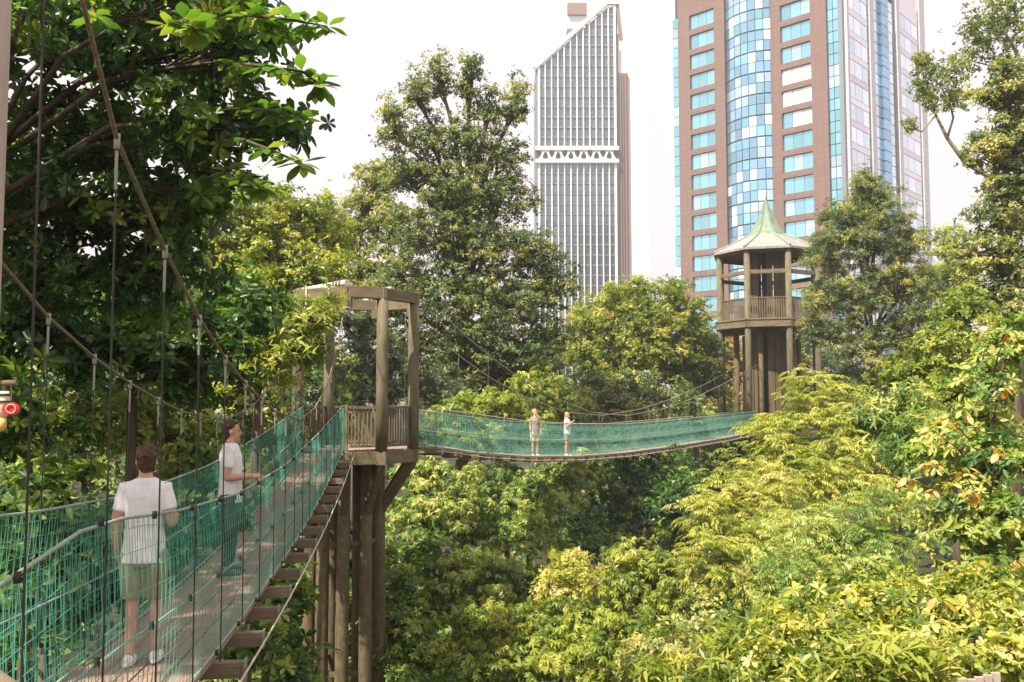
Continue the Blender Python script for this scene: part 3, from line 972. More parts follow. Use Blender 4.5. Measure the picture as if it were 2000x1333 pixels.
def footbridge(label, A, B, zdeck, ztop, zcab, beams, width, mats, net, cab_r, cable_pts, every=1, hang_r=0.011, foot_r=0.011, cab_out=0.0, rope_r=0.010):
    A, B = Vector(A), Vector(B)
    Lh = (B - A).length
    u = (B - A) / Lh
    nrm = Vector((u.y, -u.x, 0))          # to the right when walking A -> B
    t = empty('footbridge', (A.x, A.y, zdeck(0)), label, 'footbridge')
    hw = width / 2
    def at(s, z, off):
        return Vector((A.x + u.x * s + nrm.x * off, A.y + u.y * s + nrm.y * off, z))
    lanes = 4
    lw = width / lanes
    # planks, each spanning two bays
    for i in range(0, len(beams) - 1):
        s0, s1 = beams[i], beams[min(i + 1, len(beams) - 1)]
        for k in range(lanes):
            off = -hw + lw * (k + 0.5)
            dz = random.uniform(-0.004, 0.004)
            bar('plank', t, mats['plank'], at(s0 + 0.004, zdeck(s0) - 0.02 + dz, off), at(s1 - 0.004, zdeck(s1) - 0.02 + dz, off), lw - 0.012, 0.04)
    for s in beams:
        z = zdeck(s) - 0.105
        b = bar('cross_beam', t, M['beam'], at(s, z, -hw - 0.24), at(s, z, hw + 0.24), 0.10, 0.12)
        for sg in (-1, 1):
            e = at(s, z, sg * (hw + 0.245))
            bar('end_bracket', b, M['clamp'], e - Vector((0, 0, 0.085)), e + Vector((0, 0, 0.075)), 0.12, 0.012, up=nrm)
    # ropes along the bridge
    S = np.linspace(0, Lh, max(12, int(Lh / 0.6)))
    for sg in (-1, 1):
        off = sg * hw
        for name, fz, r, mt in (('top_rope', lambda s: ztop(s), rope_r, mats['rope']), ('mid_rope', lambda s: (ztop(s) + zdeck(s)) / 2, rope_r * 0.75, mats['rope']), ('foot_rope', lambda s: zdeck(s) + 0.03, foot_r, mats['rope'])):
            m = MB()
            m.tube([at(s, fz(s), off) for s in S], r, 6)
            m.build(name, mt, t, True)
        m = MB()
        m.tube([at(s, zdeck(s) - 0.10, sg * (hw + 0.275)) for s in S], rope_r, 6)
        m.build('edge_rope', M['rope'], t, True)
        # main cable
        m = MB()
        m.tube([at(s, z, sg * (hw + cab_out + lat)) for s, z, lat in cable_pts], cab_r, 7)
        m.build('main_cable', mats['cable'], t, True)
        # hangers with a clamp on the cable
        for s in beams[::every]:
            zc = zcab(s)
            if zc < ztop(s) + 0.05 and zc < zdeck(s) + 0.3:
                continue
            p1 = at(s, zc, sg * (hw + cab_out))
            p0 = at(s, zdeck(s) - 0.12, sg * (hw + 0.05))
            h = bar('hanger', t, mats['wire'], p0, p1, hang_r, hang_r, 'cyl6')
            if zc - ztop(s) > 0.12:
                bar('cable_clamp', h, M['clamp'], p1 - Vector((0, 0, 0.05)), p1 + Vector((0, 0, 0.03)), 0.034, 0.028, 'cyl8')
                bar('turnbuckle', h, M['clamp'], p1 - Vector((0, 0, 0.26)), p1 - Vector((0, 0, 0.06)), 0.018, 0.018, 'cyl6')
            for f in (0.0, 0.5, 1.0):
                zz = zdeck(s) + 0.03 + f * (ztop(s) - zdeck(s) - 0.03)
                q = at(s, zz, sg * (hw + 0.02))
                bar('rope_clip', h, mats['wire'], q - Vector((0, 0, 0.022)), q + Vector((0, 0, 0.022)), 0.03, 0.03, 'cyl6')
        me = net_mesh('netting', lambda s, z, b: at(s, z, off + sg * b), 0.0, Lh, lambda s: zdeck(s) + 0.02, ztop, *net)
        o = link(bpy.data.objects.new('netting', me), t)
        o['kind'] = 'stuff'
    return t, at


# near bridge: camera platform -> platform tower
def b1x(d):
    return -1.53 - 0.12 * d - 0.475


B1A, B1B = Vector((b1x(2.9), 2.9, 0)), Vector((b1x(21.95), 21.95, 0))
KS = (B1B - B1A).length / 19.05
d2s = lambda d: (d - 2.9) * KS
zd1 = lambda s: EYE - 2.07 + 0.0045 * (s / KS + 2.9 - 8.3) ** 2
_zt1 = interp([(2.9, -.74), (3.35, -.70), (4.36, -.60), (5.86, -.74), (8.2, -.86), (11.4, -.83), (15.8, -.58), (21.95, -.14)])
zt1 = lambda s: EYE + _zt1(s / KS + 2.9)
_zc1 = interp([(2.9, 2.7), (3.45, 2.2), (4.4, 1.33), (5.35, .92), (6.3, .58), (7.25, .34), (8.2, .15), (9.15, .0), (10.1, -.13), (12.5, -.28), (14.5, -.14), (16, .12), (17.5, .52), (19, 1.1), (20.5, 1.85), (21.95, 2.80)])
zc1 = lambda s: EYE + _zc1(s / KS + 2.9)
beams1 = [d2s(3.45 + 0.95 * k) for k in range(20)]
cab1 = [(d2s(d), EYE + _zc1(d), 0.0) for d in (2.9, 3.45, 4.4, 5.35, 6.3, 7.25, 8.2, 9.15, 10.1, 11.3, 12.5, 13.5, 14.5, 16, 17.5, 19, 20.5, 21.95)]
bridge1, at1 = footbridge('rope-hung footbridge with teal netting running past two people to the platform tower', B1A, B1B, zd1, zt1, zc1, beams1, 0.95,
                          dict(plank=M['plank'], rope=M['net_rope'], cable=M['cable'], wire=M['wire']), (0.0021, 0.10, 0.13, 11, M['net']), 0.012, cab1, cab_out=0.04)

# far bridge: platform tower -> lookout landing
B2A, B2B = Vector((-2.62, 23.75, 0)), Vector((15.0, 56.0, 0))
L2 = (B2B - B2A).length
u2 = (B2B - B2A) / L2


def plane2(px, py):
    k = (px - 1000) / F
    s = (B2A.x - k * B2A.y) / (k * u2.y - u2.x)
    Y = B2A.y + u2.y * s
    return s, P(px, py, Y).z


zd2 = interp([plane2(*q) for q in ((815, 872), (900, 885), (1000, 892), (1100, 892), (1200, 885), (1300, 872), (1400, 856), (1465, 843))])
zt2 = interp([plane2(*q) for q in ((815, 797), (900, 809), (1000, 822), (1100, 828), (1200, 828), (1300, 820), (1400, 810), (1465, 803))])
c2 = [plane2(*q) for q in ((830, 612), (860, 640), (885, 663), (935, 702), (985, 738), (1050, 775), (1130, 806), (1200, 812), (1270, 800), (1330, 780), (1400, 748), (1465, 712))]
zc2 = interp(c2)
beams2 = [0.3 + 0.92 * k for k in range(int((L2 - 0.3) / 0.92) + 1)]
bridge2, at2 = footbridge('sagging footbridge with teal netting beyond the platform tower, two women on it', B2A, B2B, zd2, zt2, zc2, beams2, 0.95,
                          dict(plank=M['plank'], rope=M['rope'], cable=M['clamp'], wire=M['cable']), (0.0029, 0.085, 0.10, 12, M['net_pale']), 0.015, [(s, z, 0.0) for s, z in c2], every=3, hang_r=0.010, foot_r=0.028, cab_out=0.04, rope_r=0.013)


# ------------------------------------------------------------------ near platform (where the camera stands)
def near_platform():
    t = empty('viewing_platform', (-1.6, 0.6, T(-1.6, 0.6)), 'timber post and handrail corner of the near platform at the left edge', 'platform')
    zf = EYE - 1.62
    for x0, y0 in ((-1.885, 3.0), (-3.15, 3.0), (2.6, 1.0), (1.6, -1.6), (-3.2, -1.6)):
        m = MB()
        m.tube([(x0, y0, T(x0, y0) - 0.3), (x0, y0, zf), (x0, y0, EYE + 3.0)], [0.16, 0.13, 0.125], 14)
        m.build('post', M['bank'], t, True, origin=(x0, y0, zf))
    for i in range(16):
        x = -3.1 + 0.28 * i
        bar('deck_board', t, M['plank'], (x, -1.6, zf - 0.02), (x, 2.86 if x < -1.7 else 2.2, zf - 0.02), 0.27, 0.04)
    for y in (-1.4, 0.4, 2.0):
        timber('joist', t, M['timber'], (-3.2, y, zf - 0.14), (1.4, y, zf - 0.14), 0.12, 0.2, 0.01)
    # flat handrail cap seen from above at the corner
    a, b = Vector((-1.80, 2.37, EYE - 0.51)), Vector((-0.52, 1.10, EYE - 0.51))
    timber('handrail_cap', t, M['timber'], a, b, 0.20, 0.05, 0.01)
    bar('rail_post', t, M['timber'], (b.x - 0.02, b.y + 0.03, zf), (b.x - 0.02, b.y + 0.03, b.z - 0.026), 0.09, 0.09)
    bar('handrail', t, M['timber'], (b.x, b.y, b.z - 0.25), (2.6, 1.0, EYE - 0.85), 0.07, 0.07)
    return t


near_platform()


# ------------------------------------------------------------------ people
def soft(o, voxel, it=6, fac=0.5):
    r = o.modifiers.new('remesh', 'REMESH')
    r.mode = 'VOXEL'
    r.voxel_size = voxel
    r.use_smooth_shade = True
    s = o.modifiers.new('smooth', 'SMOOTH')
    s.factor, s.iterations = fac, it
    return o


FOLD = bpy.data.textures.new('cloth_folds', 'CLOUDS')
FOLD.noise_scale, FOLD.noise_depth = 0.11, 2


HAIRT = bpy.data.textures.new('hair_locks', 'CLOUDS')
HAIRT.noise_scale, HAIRT.noise_depth = 0.035, 1


def folds(o, k=0.03):
    d = o.modifiers.new('folds', 'DISPLACE')
    d.texture, d.strength, d.mid_level, d.texture_coords = FOLD, k, 0.45, 'LOCAL'
    return o


def limb(m, pts, rads, seg=12):
    P_, R_ = [], []
    for i in range(len(pts) - 1):
        a, b = Vector(pts[i]), Vector(pts[i + 1])
        for j in range(4):
            f = j / 4
            P_.append(a.lerp(b, f))
            R_.append((rads[i] * (1 - f) + rads[i + 1] * f) * (1 + 0.10 * math.sin(math.pi * f)))
    P_.append(Vector(pts[-1]))
    R_.append(rads[-1])
    m.tube(P_, R_, seg)
    for p, r in zip(pts, rads):
        m.ellipsoid(p, (r, r, r), None, 10, 6)


def hand(m, wrist, d, palm_n, side, s=1.0):
    """palm, four curled fingers of different lengths and a thumb leaving the side of the palm"""
    w, d, n = Vector(wrist), Vector(d).normalized(), Vector(palm_n).normalized()
    lat = d.cross(n).normalized() * side
    c = w + d * 0.05 * s
    Rm = Matrix((lat, d, n)).transposed()
    m.ellipsoid(c, (0.040 * s, 0.055 * s, 0.016 * s), Rm, 10, 8)
    for k, ln in enumerate((0.062, 0.075, 0.070, 0.054)):
        b = w + d * 0.088 * s + lat * (0.027 - 0.018 * k) * s
        p1 = b + d * ln * 0.45 * s + n * 0.012 * s
        p2 = p1 + d * ln * 0.30 * s + n * 0.026 * s
        p3 = p2 + d * ln * 0.10 * s + n * 0.022 * s
        m.tube([b - d * 0.02 * s, b, p1, p2, p3], [0.0095 * s, 0.0095 * s, 0.009 * s, 0.0085 * s, 0.007 * s], 8)
    b = w + d * 0.03 * s + lat * 0.032 * s
    m.tube([b - lat * 0.012 * s, b + lat * 0.02 * s + d * 0.02 * s + n * 0.01 * s, b + lat * 0.026 * s + d * 0.05 * s + n * 0.026 * s], [0.012 * s, 0.011 * s, 0.008 * s], 8)


def person(label, loc, rotz, H, arms, legs, tops, bottoms, hair, hair_kind, head_turn=0.0, head_nod=0.0, female=False, shirt_len=0.80, short_len=0.52, voxel=0.009, shoes='white_cloth', carry=None):
    k = H / 1.72
    Mx = Matrix.Translation(Vector(loc)) @ Matrix.Rotation(rotz, 4, 'Z') @ Matrix.Diagonal((k * 0.93, k * 0.95, k, 1))
    root = bpy.data.objects.new('person', None)
    link(root, None, Mx)
    tag(root, label, 'person')
    sw = 0.150 if female else 0.165
    m = MB()
    rings = [((0, 0, 0.80), 0.10, 0.09), ((0, 0, 0.86), 0.165, 0.115), ((0, 0, 0.95), 0.160, 0.11), ((0, 0.005, 1.05), 0.138, 0.10), ((0, 0.005, 1.18), 0.152, 0.112),
             ((0, 0, 1.30), 0.172, 0.115), ((0, -0.005, 1.39), 0.165, 0.095), ((0, -0.008, 1.44), 0.10, 0.075), ((0, -0.005, 1.47), 0.06, 0.06)]
    m.loft(rings)
    limb(m, [(0, -0.008, 1.42), (0, 0.005, 1.53)], [0.058, 0.052])
    for sg, (el, wr, pn) in zip((-1, 1), arms):
        sh = (sg * sw, 0, 1.375)
        limb(m, [sh, el, wr], [0.056, 0.043, 0.029])
        hand(m, wr, Vector(wr) - Vector(el), pn, sg * (1 if True else -1), 1.0)
    for sg, (hip, kn, an) in zip((-1, 1), legs):
        limb(m, [hip, kn, an], [0.088, 0.056, 0.038])
        cal = Vector(kn).lerp(Vector(an), 0.3) + Vector((0, -0.018, 0))
        m.ellipsoid(cal, (0.05, 0.052, 0.11), None, 10, 8)
    HR = Matrix.Rotation(head_turn, 3, 'Z') @ Matrix.Rotation(-head_nod, 3, 'X')
    hc = Vector((0, 0.012, 1.60))
    hp = lambda x, y, z: hc + HR @ Vector((x, y, z))
    m.ellipsoid(hp(0, -0.008, 0.02), (0.076, 0.093, 0.098), HR, 16, 12)
    m.ellipsoid(hp(0, 0.022, -0.045), (0.056, 0.066, 0.070), HR, 14, 10)
    m.ellipsoid(hp(0, 0.062, -0.098), (0.026, 0.022, 0.018), HR, 10, 8)
    m.tube([hp(0, 0.082, 0.015), hp(0, 0.101, -0.032), hp(0, 0.086, -0.042)], [0.008, 0.012, 0.008], 8)
    for sg in (-1, 1):
        m.ellipsoid(hp(sg * 0.078, -0.006, -0.008), (0.012, 0.020, 0.032), HR, 8, 8)
    body = link(bpy.data.objects.new('body', m.mesh('body', M['skin'])), root, Mx)
    soft(body, voxel, 4)
    # face details
    for sg in (-1, 1):
        e = MB()
        e.ellipsoid(hp(sg * 0.030, 0.081, 0.004), (0.013, 0.008, 0.008), HR, 8, 6)
        link(bpy.data.objects.new('eye', e.mesh('eye', M['eye'])), root, Mx)
    e = MB()
    e.ellipsoid(hp(0, 0.083, -0.068), (0.024, 0.008, 0.007), HR, 8, 6)
    link(bpy.data.objects.new('mouth', e.mesh('mouth', M['pink'])), root, Mx)
    # hair
    h = MB()
    h.ellipsoid(hp(0, -0.026, 0.036), (0.086, 0.094, 0.096), HR, 18, 12)
    h.ellipsoid(hp(0, -0.052, -0.012), (0.076, 0.062, 0.080), HR, 14, 10)
    h.ellipsoid(hp(0.01, 0.022, 0.094), (0.060, 0.050, 0.030), HR, 12, 8)
    if hair_kind == 'long':
        h.loft([(hp(0, -0.085, -0.30), 0.05, 0.025), (hp(0, -0.088, -0.18), 0.085, 0.04), (hp(0, -0.065, -0.05), 0.085, 0.06), (hp(0, -0.04, 0.03), 0.08, 0.07)])
    elif hair_kind == 'bun':
        h.ellipsoid(hp(0, -0.13, 0.05), (0.045, 0.045, 0.045), HR, 10, 8)
        h.ellipsoid(hp(0, -0.10, 0.04), (0.03, 0.03, 0.03), HR, 10, 8)
    else:
        rr = random.Random(int(H * 1000))
        for _ in range(26):
            a, b = rr.uniform(0, 6.28), rr.uniform(0.1, 1.3)
            q = Vector((0.084 * math.sin(b) * math.cos(a), -0.026 + 0.09 * math.sin(b) * math.sin(a), 0.036 + 0.094 * math.cos(b)))
            h.ellipsoid(hp(*q), (0.022, 0.022, 0.014), HR, 8, 6)
    ho = link(bpy.data.objects.new('hair', h.mesh('hair', hair)), root, Mx)
    folds(soft(ho, voxel * 0.9, 2), 0.02).modifiers['folds'].texture = HAIRT
    # top
    s = MB()
    s.loft([((0, 0, shirt_len), 0.185, 0.140), ((0, 0, 0.95), 0.174, 0.133), ((0, 0.004, 1.08), 0.160, 0.126), ((0, 0.004, 1.20), 0.164, 0.132), ((0, 0, 1.32), 0.176, 0.130), ((0, -0.005, 1.395), 0.162, 0.106), ((0, -0.008, 1.445), 0.112, 0.088), ((0, -0.008, 1.462), 0.078, 0.07)], 18)
    for sg, (el, wr, pn) in zip((-1, 1), arms):
        sh = Vector((sg * sw, 0, 1.372))
        e = sh.lerp(Vector(el), 0.30 if female else 0.62)
        s.tube([sh + Vector((-sg * 0.07, 0, 0.0)), sh + Vector((0, 0, 0.004)), sh.lerp(e, 0.5), e], [0.066, 0.068, 0.064, 0.064], 12)
    so = link(bpy.data.objects.new('shirt', s.mesh('shirt', tops)), root, Mx)
    folds(soft(so, voxel, 3), 0.02)
    # bottoms
    s = MB()
    s.loft([((0, 0, 0.77), 0.15, 0.12), ((0, 0, 0.86), 0.182, 0.131), ((0, 0, 0.97), 0.168, 0.121)], 16)
    for sg, (hip, kn, an) in zip((-1, 1), legs):
        hip, kn, an = Vector(hip), Vector(kn), Vector(an)
        if short_len > 0.3:
            f = (0.86 - short_len) / max(0.05, hip.z - kn.z)
            s.tube([hip + Vector((0, 0, 0.03)), hip.lerp(kn, f * 0.5), hip.lerp(kn, f)], [0.104, 0.102, 0.100], 14)
        else:
            s.tube([hip + Vector((0, 0, 0.03)), hip.lerp(kn, 0.5), kn, kn.lerp(an, 0.5), kn.lerp(an, 0.96)], [0.104, 0.090, 0.074, 0.068, 0.058], 14)
    so = link(bpy.data.objects.new('shorts' if short_len > 0.3 else 'trousers', s.mesh('bottoms', bottoms)), root, Mx)
    folds(soft(so, voxel, 3), 0.015)
    # shoes
    for sg, (hip, kn, an) in zip((-1, 1), legs):
        an = Vector(an)
        f = MB()
        f.ellipsoid(an + Vector((sg * 0.004, -0.012, -0.035)), (0.042, 0.05, 0.052), None, 12, 8)
        f.ellipsoid(an + Vector((sg * 0.010, 0.075, -0.050)), (0.046, 0.105, 0.034), None, 12, 8)
        f.loft([(an + Vector((sg * 0.008, 0.05, -0.086)), 0.044, 0.135), (an + Vector((sg * 0.008, 0.05, -0.064)), 0.047, 0.138)], 14)
        fo = link(bpy.data.objects.new('shoe', f.mesh('shoe', M[shoes])), root, Mx)
        soft(fo, voxel, 3)
    return root, Mx


LEGS = [((-0.09, 0, 0.86), (-0.095, 0.015, 0.48), (-0.10, -0.01, 0.09)), ((0.09, 0, 0.86), (0.10, 0.01, 0.48), (0.10, -0.02, 0.09))]
WALK = [((-0.09, 0, 0.86), (-0.085, 0.03, 0.48), (-0.08, -0.06, 0.09)), ((0.09, 0, 0.86), (0.10, 0.05, 0.48), (0.10, 0.04, 0.09))]
# boy in front: back to the camera, right forearm raised in front, left arm hanging
s = d2s(7.1)
p = at1(s, zd1(s) + 0.002, -0.05)
person('person seen from behind in white t-shirt, khaki shorts and white shoes on the near footbridge', p, math.radians(8), 1.70,
       [((-0.225, -0.04, 1.10), (-0.235, 0.08, 0.86), (1, 0.2, 0)), ((0.235, -0.03, 1.11), (0.21, 0.19, 1.14), (-0.6, 0, -0.6))],
       WALK, M['white_cloth'], M['khaki'], M['hair_brown'], 'short', head_turn=0.25, head_nod=-0.15)
s = d2s(10.6)
p = at1(s, zd1(s) + 0.002, -0.06)
_, MX2 = person('person in white t-shirt and dark trousers turned sideways, forearm held forward on the footbridge', p, math.radians(-82), 1.80,
       [((-0.21, 0.02, 1.09), (-0.14, 0.24, 1.08), (0.5, 0, -0.7)), ((0.22, 0.0, 1.09), (0.14, 0.26, 1.10), (-0.5, 0, -0.7))],
       LEGS, M['white_cloth'], M['dark_cloth'], M['hair_brown'], 'short', head_nod=-0.05, short_len=0.1, shoes='dark_cloth')
# two women on the far bridge
def on2(px, off):
    k = (px - 1000) / F
    s_ = (B2A.x - k * B2A.y) / (k * u2.y - u2.x)
    return at2(s_, zd2(s_) + 0.002, off)
person('woman with fair hair in brown dress and pale jacket on the far footbridge', on2(1042, 0.05), math.radians(-155), 1.58,
       [((-0.21, 0.0, 1.10), (-0.20, 0.10, 0.88), (1, 0, 0)), ((0.21, 0.0, 1.10), (0.20, 0.08, 0.87), (-1, 0, 0))],
       LEGS, M['taupe'], M['cream'], M['hair_fair'], 'bun', head_turn=0.3, female=True, shirt_len=0.74, short_len=0.56, voxel=0.014)
person('woman in pale blue top and light shorts with raised forearms on the far footbridge', on2(1105, 0.05), math.radians(-120), 1.58,
       [((-0.20, 0.04, 1.13), (-0.10, 0.20, 1.30), (0.5, 0.5, 0)), ((0.20, 0.04, 1.13), (0.10, 0.20, 1.30), (-0.5, 0.5, 0))],
       LEGS, M['paleblue'], M['khaki'], M['hair_fair'], 'long', head_nod=0.0, female=True, shirt_len=0.84, short_len=0.62, voxel=0.014)


# small hanging things at the left edge of the picture, on a peg of the near post
def hanging_tags():
    peg = P(4, 760, 3.0)
    t = empty('hanging_pouch', (peg.x - 0.02, 3.0, peg.z - 0.16), 'cream striped pouch with ochre flap hanging at the left edge', 'pouch')
    c = P(0, 776, 3.0)
    m = MB()
    m.loft([((c.x, c.y, c.z - 0.07), 0.020, 0.012), ((c.x, c.y, c.z - 0.055), 0.032, 0.02), ((c.x, c.y, c.z - 0.01), 0.034, 0.022), ((c.x, c.y, c.z + 0.02), 0.030, 0.018)], 14)
    m.build('bag', M['cream'], t, True)
    for dz in (0.012, -0.012):
        m = MB()
        m.loft([((c.x, c.y, c.z + dz), 0.0355, 0.0235), ((c.x, c.y, c.z + dz - 0.008), 0.0355, 0.0235)], 14)
        m.build('stripe', M['dark_cloth'], t)
    m = MB()
    m.loft([((c.x, c.y, c.z - 0.115), 0.016, 0.01), ((c.x, c.y, c.z - 0.10), 0.026, 0.016), ((c.x, c.y, c.z - 0.07), 0.024, 0.016)], 12)
    m.build('flap', M['ochre'], t, True)
    bar('peg', t, M['timber'], (-1.86, 3.0, peg.z + 0.02), (peg.x + 0.05, 3.0, peg.z + 0.02), 0.02, 0.02, 'cyl8')
    bar('cord', t, M['wire'], (c.x, 3.0, c.z + 0.018), (c.x, 3.0, peg.z + 0.02), 0.006, 0.006, 'cyl6')
    e = P(22, 799, 2.97)
    t = empty('round_tag', (e.x, e.y, e.z), 'red round tag with pale ring hanging beside the striped pouch', 'tag')
    n = Vector((0.35, -1, 0)).normalized()
    bar('disc', t, M['red'], e - n * 0.006, e + n * 0.006, 0.052, 0.044, 'cyl20')
    m = MB()
    x, y, z = frame_of(Vector((0, 0, 0)), n)
    ring = [e + n * 0.007 + (y * math.cos(a) + z * math.sin(a)) * 0.0145 for a in np.linspace(0, 2 * math.pi, 21)]
    m.tube(ring, 0.003, 6, caps=False)
    m.build('ring', M['pink'], t, True)
    bar('cord', t, M['wire'], e + Vector((0, 0, 0.03)), (peg.x + 0.03, 3.0, peg.z + 0.02), 0.005, 0.005, 'cyl6')


hanging_tags()


# pale weathered planks showing at the bottom right
def pale_bench():
    c = P(1920, 1325, 7.0)
    t = empty('plank_fence', (c.x, c.y, T(c.x, c.y)), 'pale weathered plank fence among the leaves at the bottom right corner', 'fence')
    for i in range(5):
        x = c.x - 0.16 + 0.075 * i
        y = c.y + 0.02 * i
        top = c.z - 0.012 * (i % 2) + 0.02 * (i > 2)
        timber('plank', t, M['bank'], (x, y, T(x, y) - 0.1), (x, y, top), 0.068, 0.03, 0.006)
    bar('fence_rail', t, M['bank'], (c.x - 0.2, c.y + 0.045, c.z - 0.4), (c.x + 0.36, c.y + 0.18, c.z - 0.4), 0.03, 0.07)


pale_bench()

# ------------------------------------------------------------------ plants
def kite(l, w, droop, base=(0, 0, 0)):
    """pointed leaf along +X as one folded quad"""
    return [(0, 0, 0), (0.42 * l, 0.5 * w, 0.06 * l), (l, 0, -droop * l), (0.42 * l, -0.5 * w, 0.06 * l)], [(0, 1, 2, 3)]


def obov(l, w, droop):
    """broad leaf, widest beyond the middle, folded on the midrib: two quads"""
    v = [(0, 0, 0), (0.45 * l, 0.36 * w, 0.05 * l), (0.80 * l, 0.44 * w, -droop * 0.5 * l + 0.03 * l), (l, 0, -droop * l), (0.80 * l, -0.44 * w, -droop * 0.5 * l + 0.03 * l), (0.45 * l, -0.36 * w, 0.05 * l)]
    return v, [(0, 1, 2, 3), (0, 3, 4, 5)]


def rosette(kind, seed):
    r = np.random.default_rng(seed)
    V, Q, off = [], [], 0
    def put(vs, fs, Rm, t):
        nonlocal off
        A = np.array(vs) @ np.array(Rm).T + np.array(t)
        V.append(A)
        Q.extend([[i + off for i in f] for f in fs])
        off += len(A)
    if kind in ('small', 'broad', 'slim'):
        n = {'small': 6, 'broad': 8, 'slim': 7}[kind]
        for i in range(n):
            az = 2 * math.pi * (i * 0.382 + r.uniform(-.05, .05))
            el = r.uniform(-0.35, 0.75)
            Rm = Matrix.Rotation(az, 3, 'Z') @ Matrix.Rotation(-el, 3, 'Y') @ Matrix.Rotation(r.uniform(-.6, .6), 3, 'X')
            l = r.uniform(0.75, 1.1)
            if kind == 'small':
                vs, fs = kite(l, 0.50 * l, r.uniform(0.0, 0.25))
                t = (r.uniform(-.5, .5), r.uniform(-.5, .5), r.uniform(-.4, .4))
            elif kind == 'slim':
                vs, fs = kite(l * 1.15, 0.24 * l, r.uniform(0.1, 0.4))
                t = (r.uniform(-.4, .4), r.uniform(-.4, .4), r.uniform(-.4, .4))
            else:
                vs, fs = obov(l, 0.46 * l, r.uniform(0.05, 0.35))
                t = (0, 0, r.uniform(-.12, .12))
            put(vs, fs, Rm, t)
    elif kind == 'palm':          # palmate: leaflets like an umbrella
        n = 7
        for i in range(n):
            az = 2 * math.pi * (i / n) + r.uniform(-.12, .12)
            Rm = Matrix.Rotation(az, 3, 'Z') @ Matrix.Rotation(r.uniform(0.1, 0.5), 3, 'Y') @ Matrix.Rotation(r.uniform(-.25, .25), 3, 'X')
            l = r.uniform(0.8, 1.1)
            vs, fs = kite(l, 0.34 * l, r.uniform(0.15, 0.4))
            put(vs, fs, Rm, (0, 0, 0))
    elif kind == 'frond':         # arching feathery spray
        n = 11
        for i in range(n):
            f = (i + 0.6) / n
            c = Vector((f * 1.9, 0, 0.75 * f - 1.05 * f * f))
            for sg in (-1, 1):
                l = 0.62 * (1 - 0.55 * abs(f - 0.35)) * r.uniform(0.8, 1.1)
                Rm = Matrix.Rotation(sg * r.uniform(0.7, 1.0), 3, 'Z') @ Matrix.Rotation(r.uniform(0.05, 0.6), 3, 'Y') @ Matrix.Rotation(r.uniform(-.5, .5), 3, 'X')
                vs, fs = kite(l, 0.20 * l + 0.03, 0.2)
                put(vs, fs, Rm, c)
    V = np.concatenate(V)
    return V, np.array(Q)


TPL = {k: [rosette(k, s) for s in range(5)] for k in ('small', 'broad', 'slim', 'palm', 'frond')}


def scatter(name, kind, C, A, S, tint, jit, mat, rng):
    """leaf sprays of one kind at points C, axis A, size S -> one mesh"""
    N = len(C)
    A = A / np.linalg.norm(A, axis=1)[:, None]
    rnd = rng.normal(size=(N, 3))
    X = rnd - A * np.sum(rnd * A, 1)[:, None]
    X /= np.linalg.norm(X, axis=1)[:, None]
    Yv = np.cross(A, X)
    which = rng.integers(0, 5, N)
    Vs, Qs, Ts, off = [], [], [], 0
    for k in range(5):
        ix = np.where(which == k)[0]
        if len(ix) == 0:
            continue
        v, q = TPL[kind][k]
        R = np.stack([X[ix], Yv[ix], A[ix]], 2)
        P3 = np.einsum('nij,vj->nvi', R, v) * S[ix][:, None, None] + C[ix][:, None, :]
        Vs.append(P3.reshape(-1, 3))
        nv, nf = len(v), len(q)
        Qs.append((q[None] + (np.arange(len(ix)) * nv)[:, None, None]).reshape(-1, 4) + off)
        off += len(ix) * nv
        Ts.append(np.clip(np.repeat(tint[ix], nf) + rng.normal(0, jit, len(ix) * nf), 0, 1))
    return quads_mesh(name, np.concatenate(Vs), np.concatenate(Qs), mat, np.concatenate(Ts))


LEAFN = [0]


def unit_dirs(n, rng):
    d = rng.normal(size=(n, 3))
    return d / np.linalg.norm(d, axis=1)[:, None]


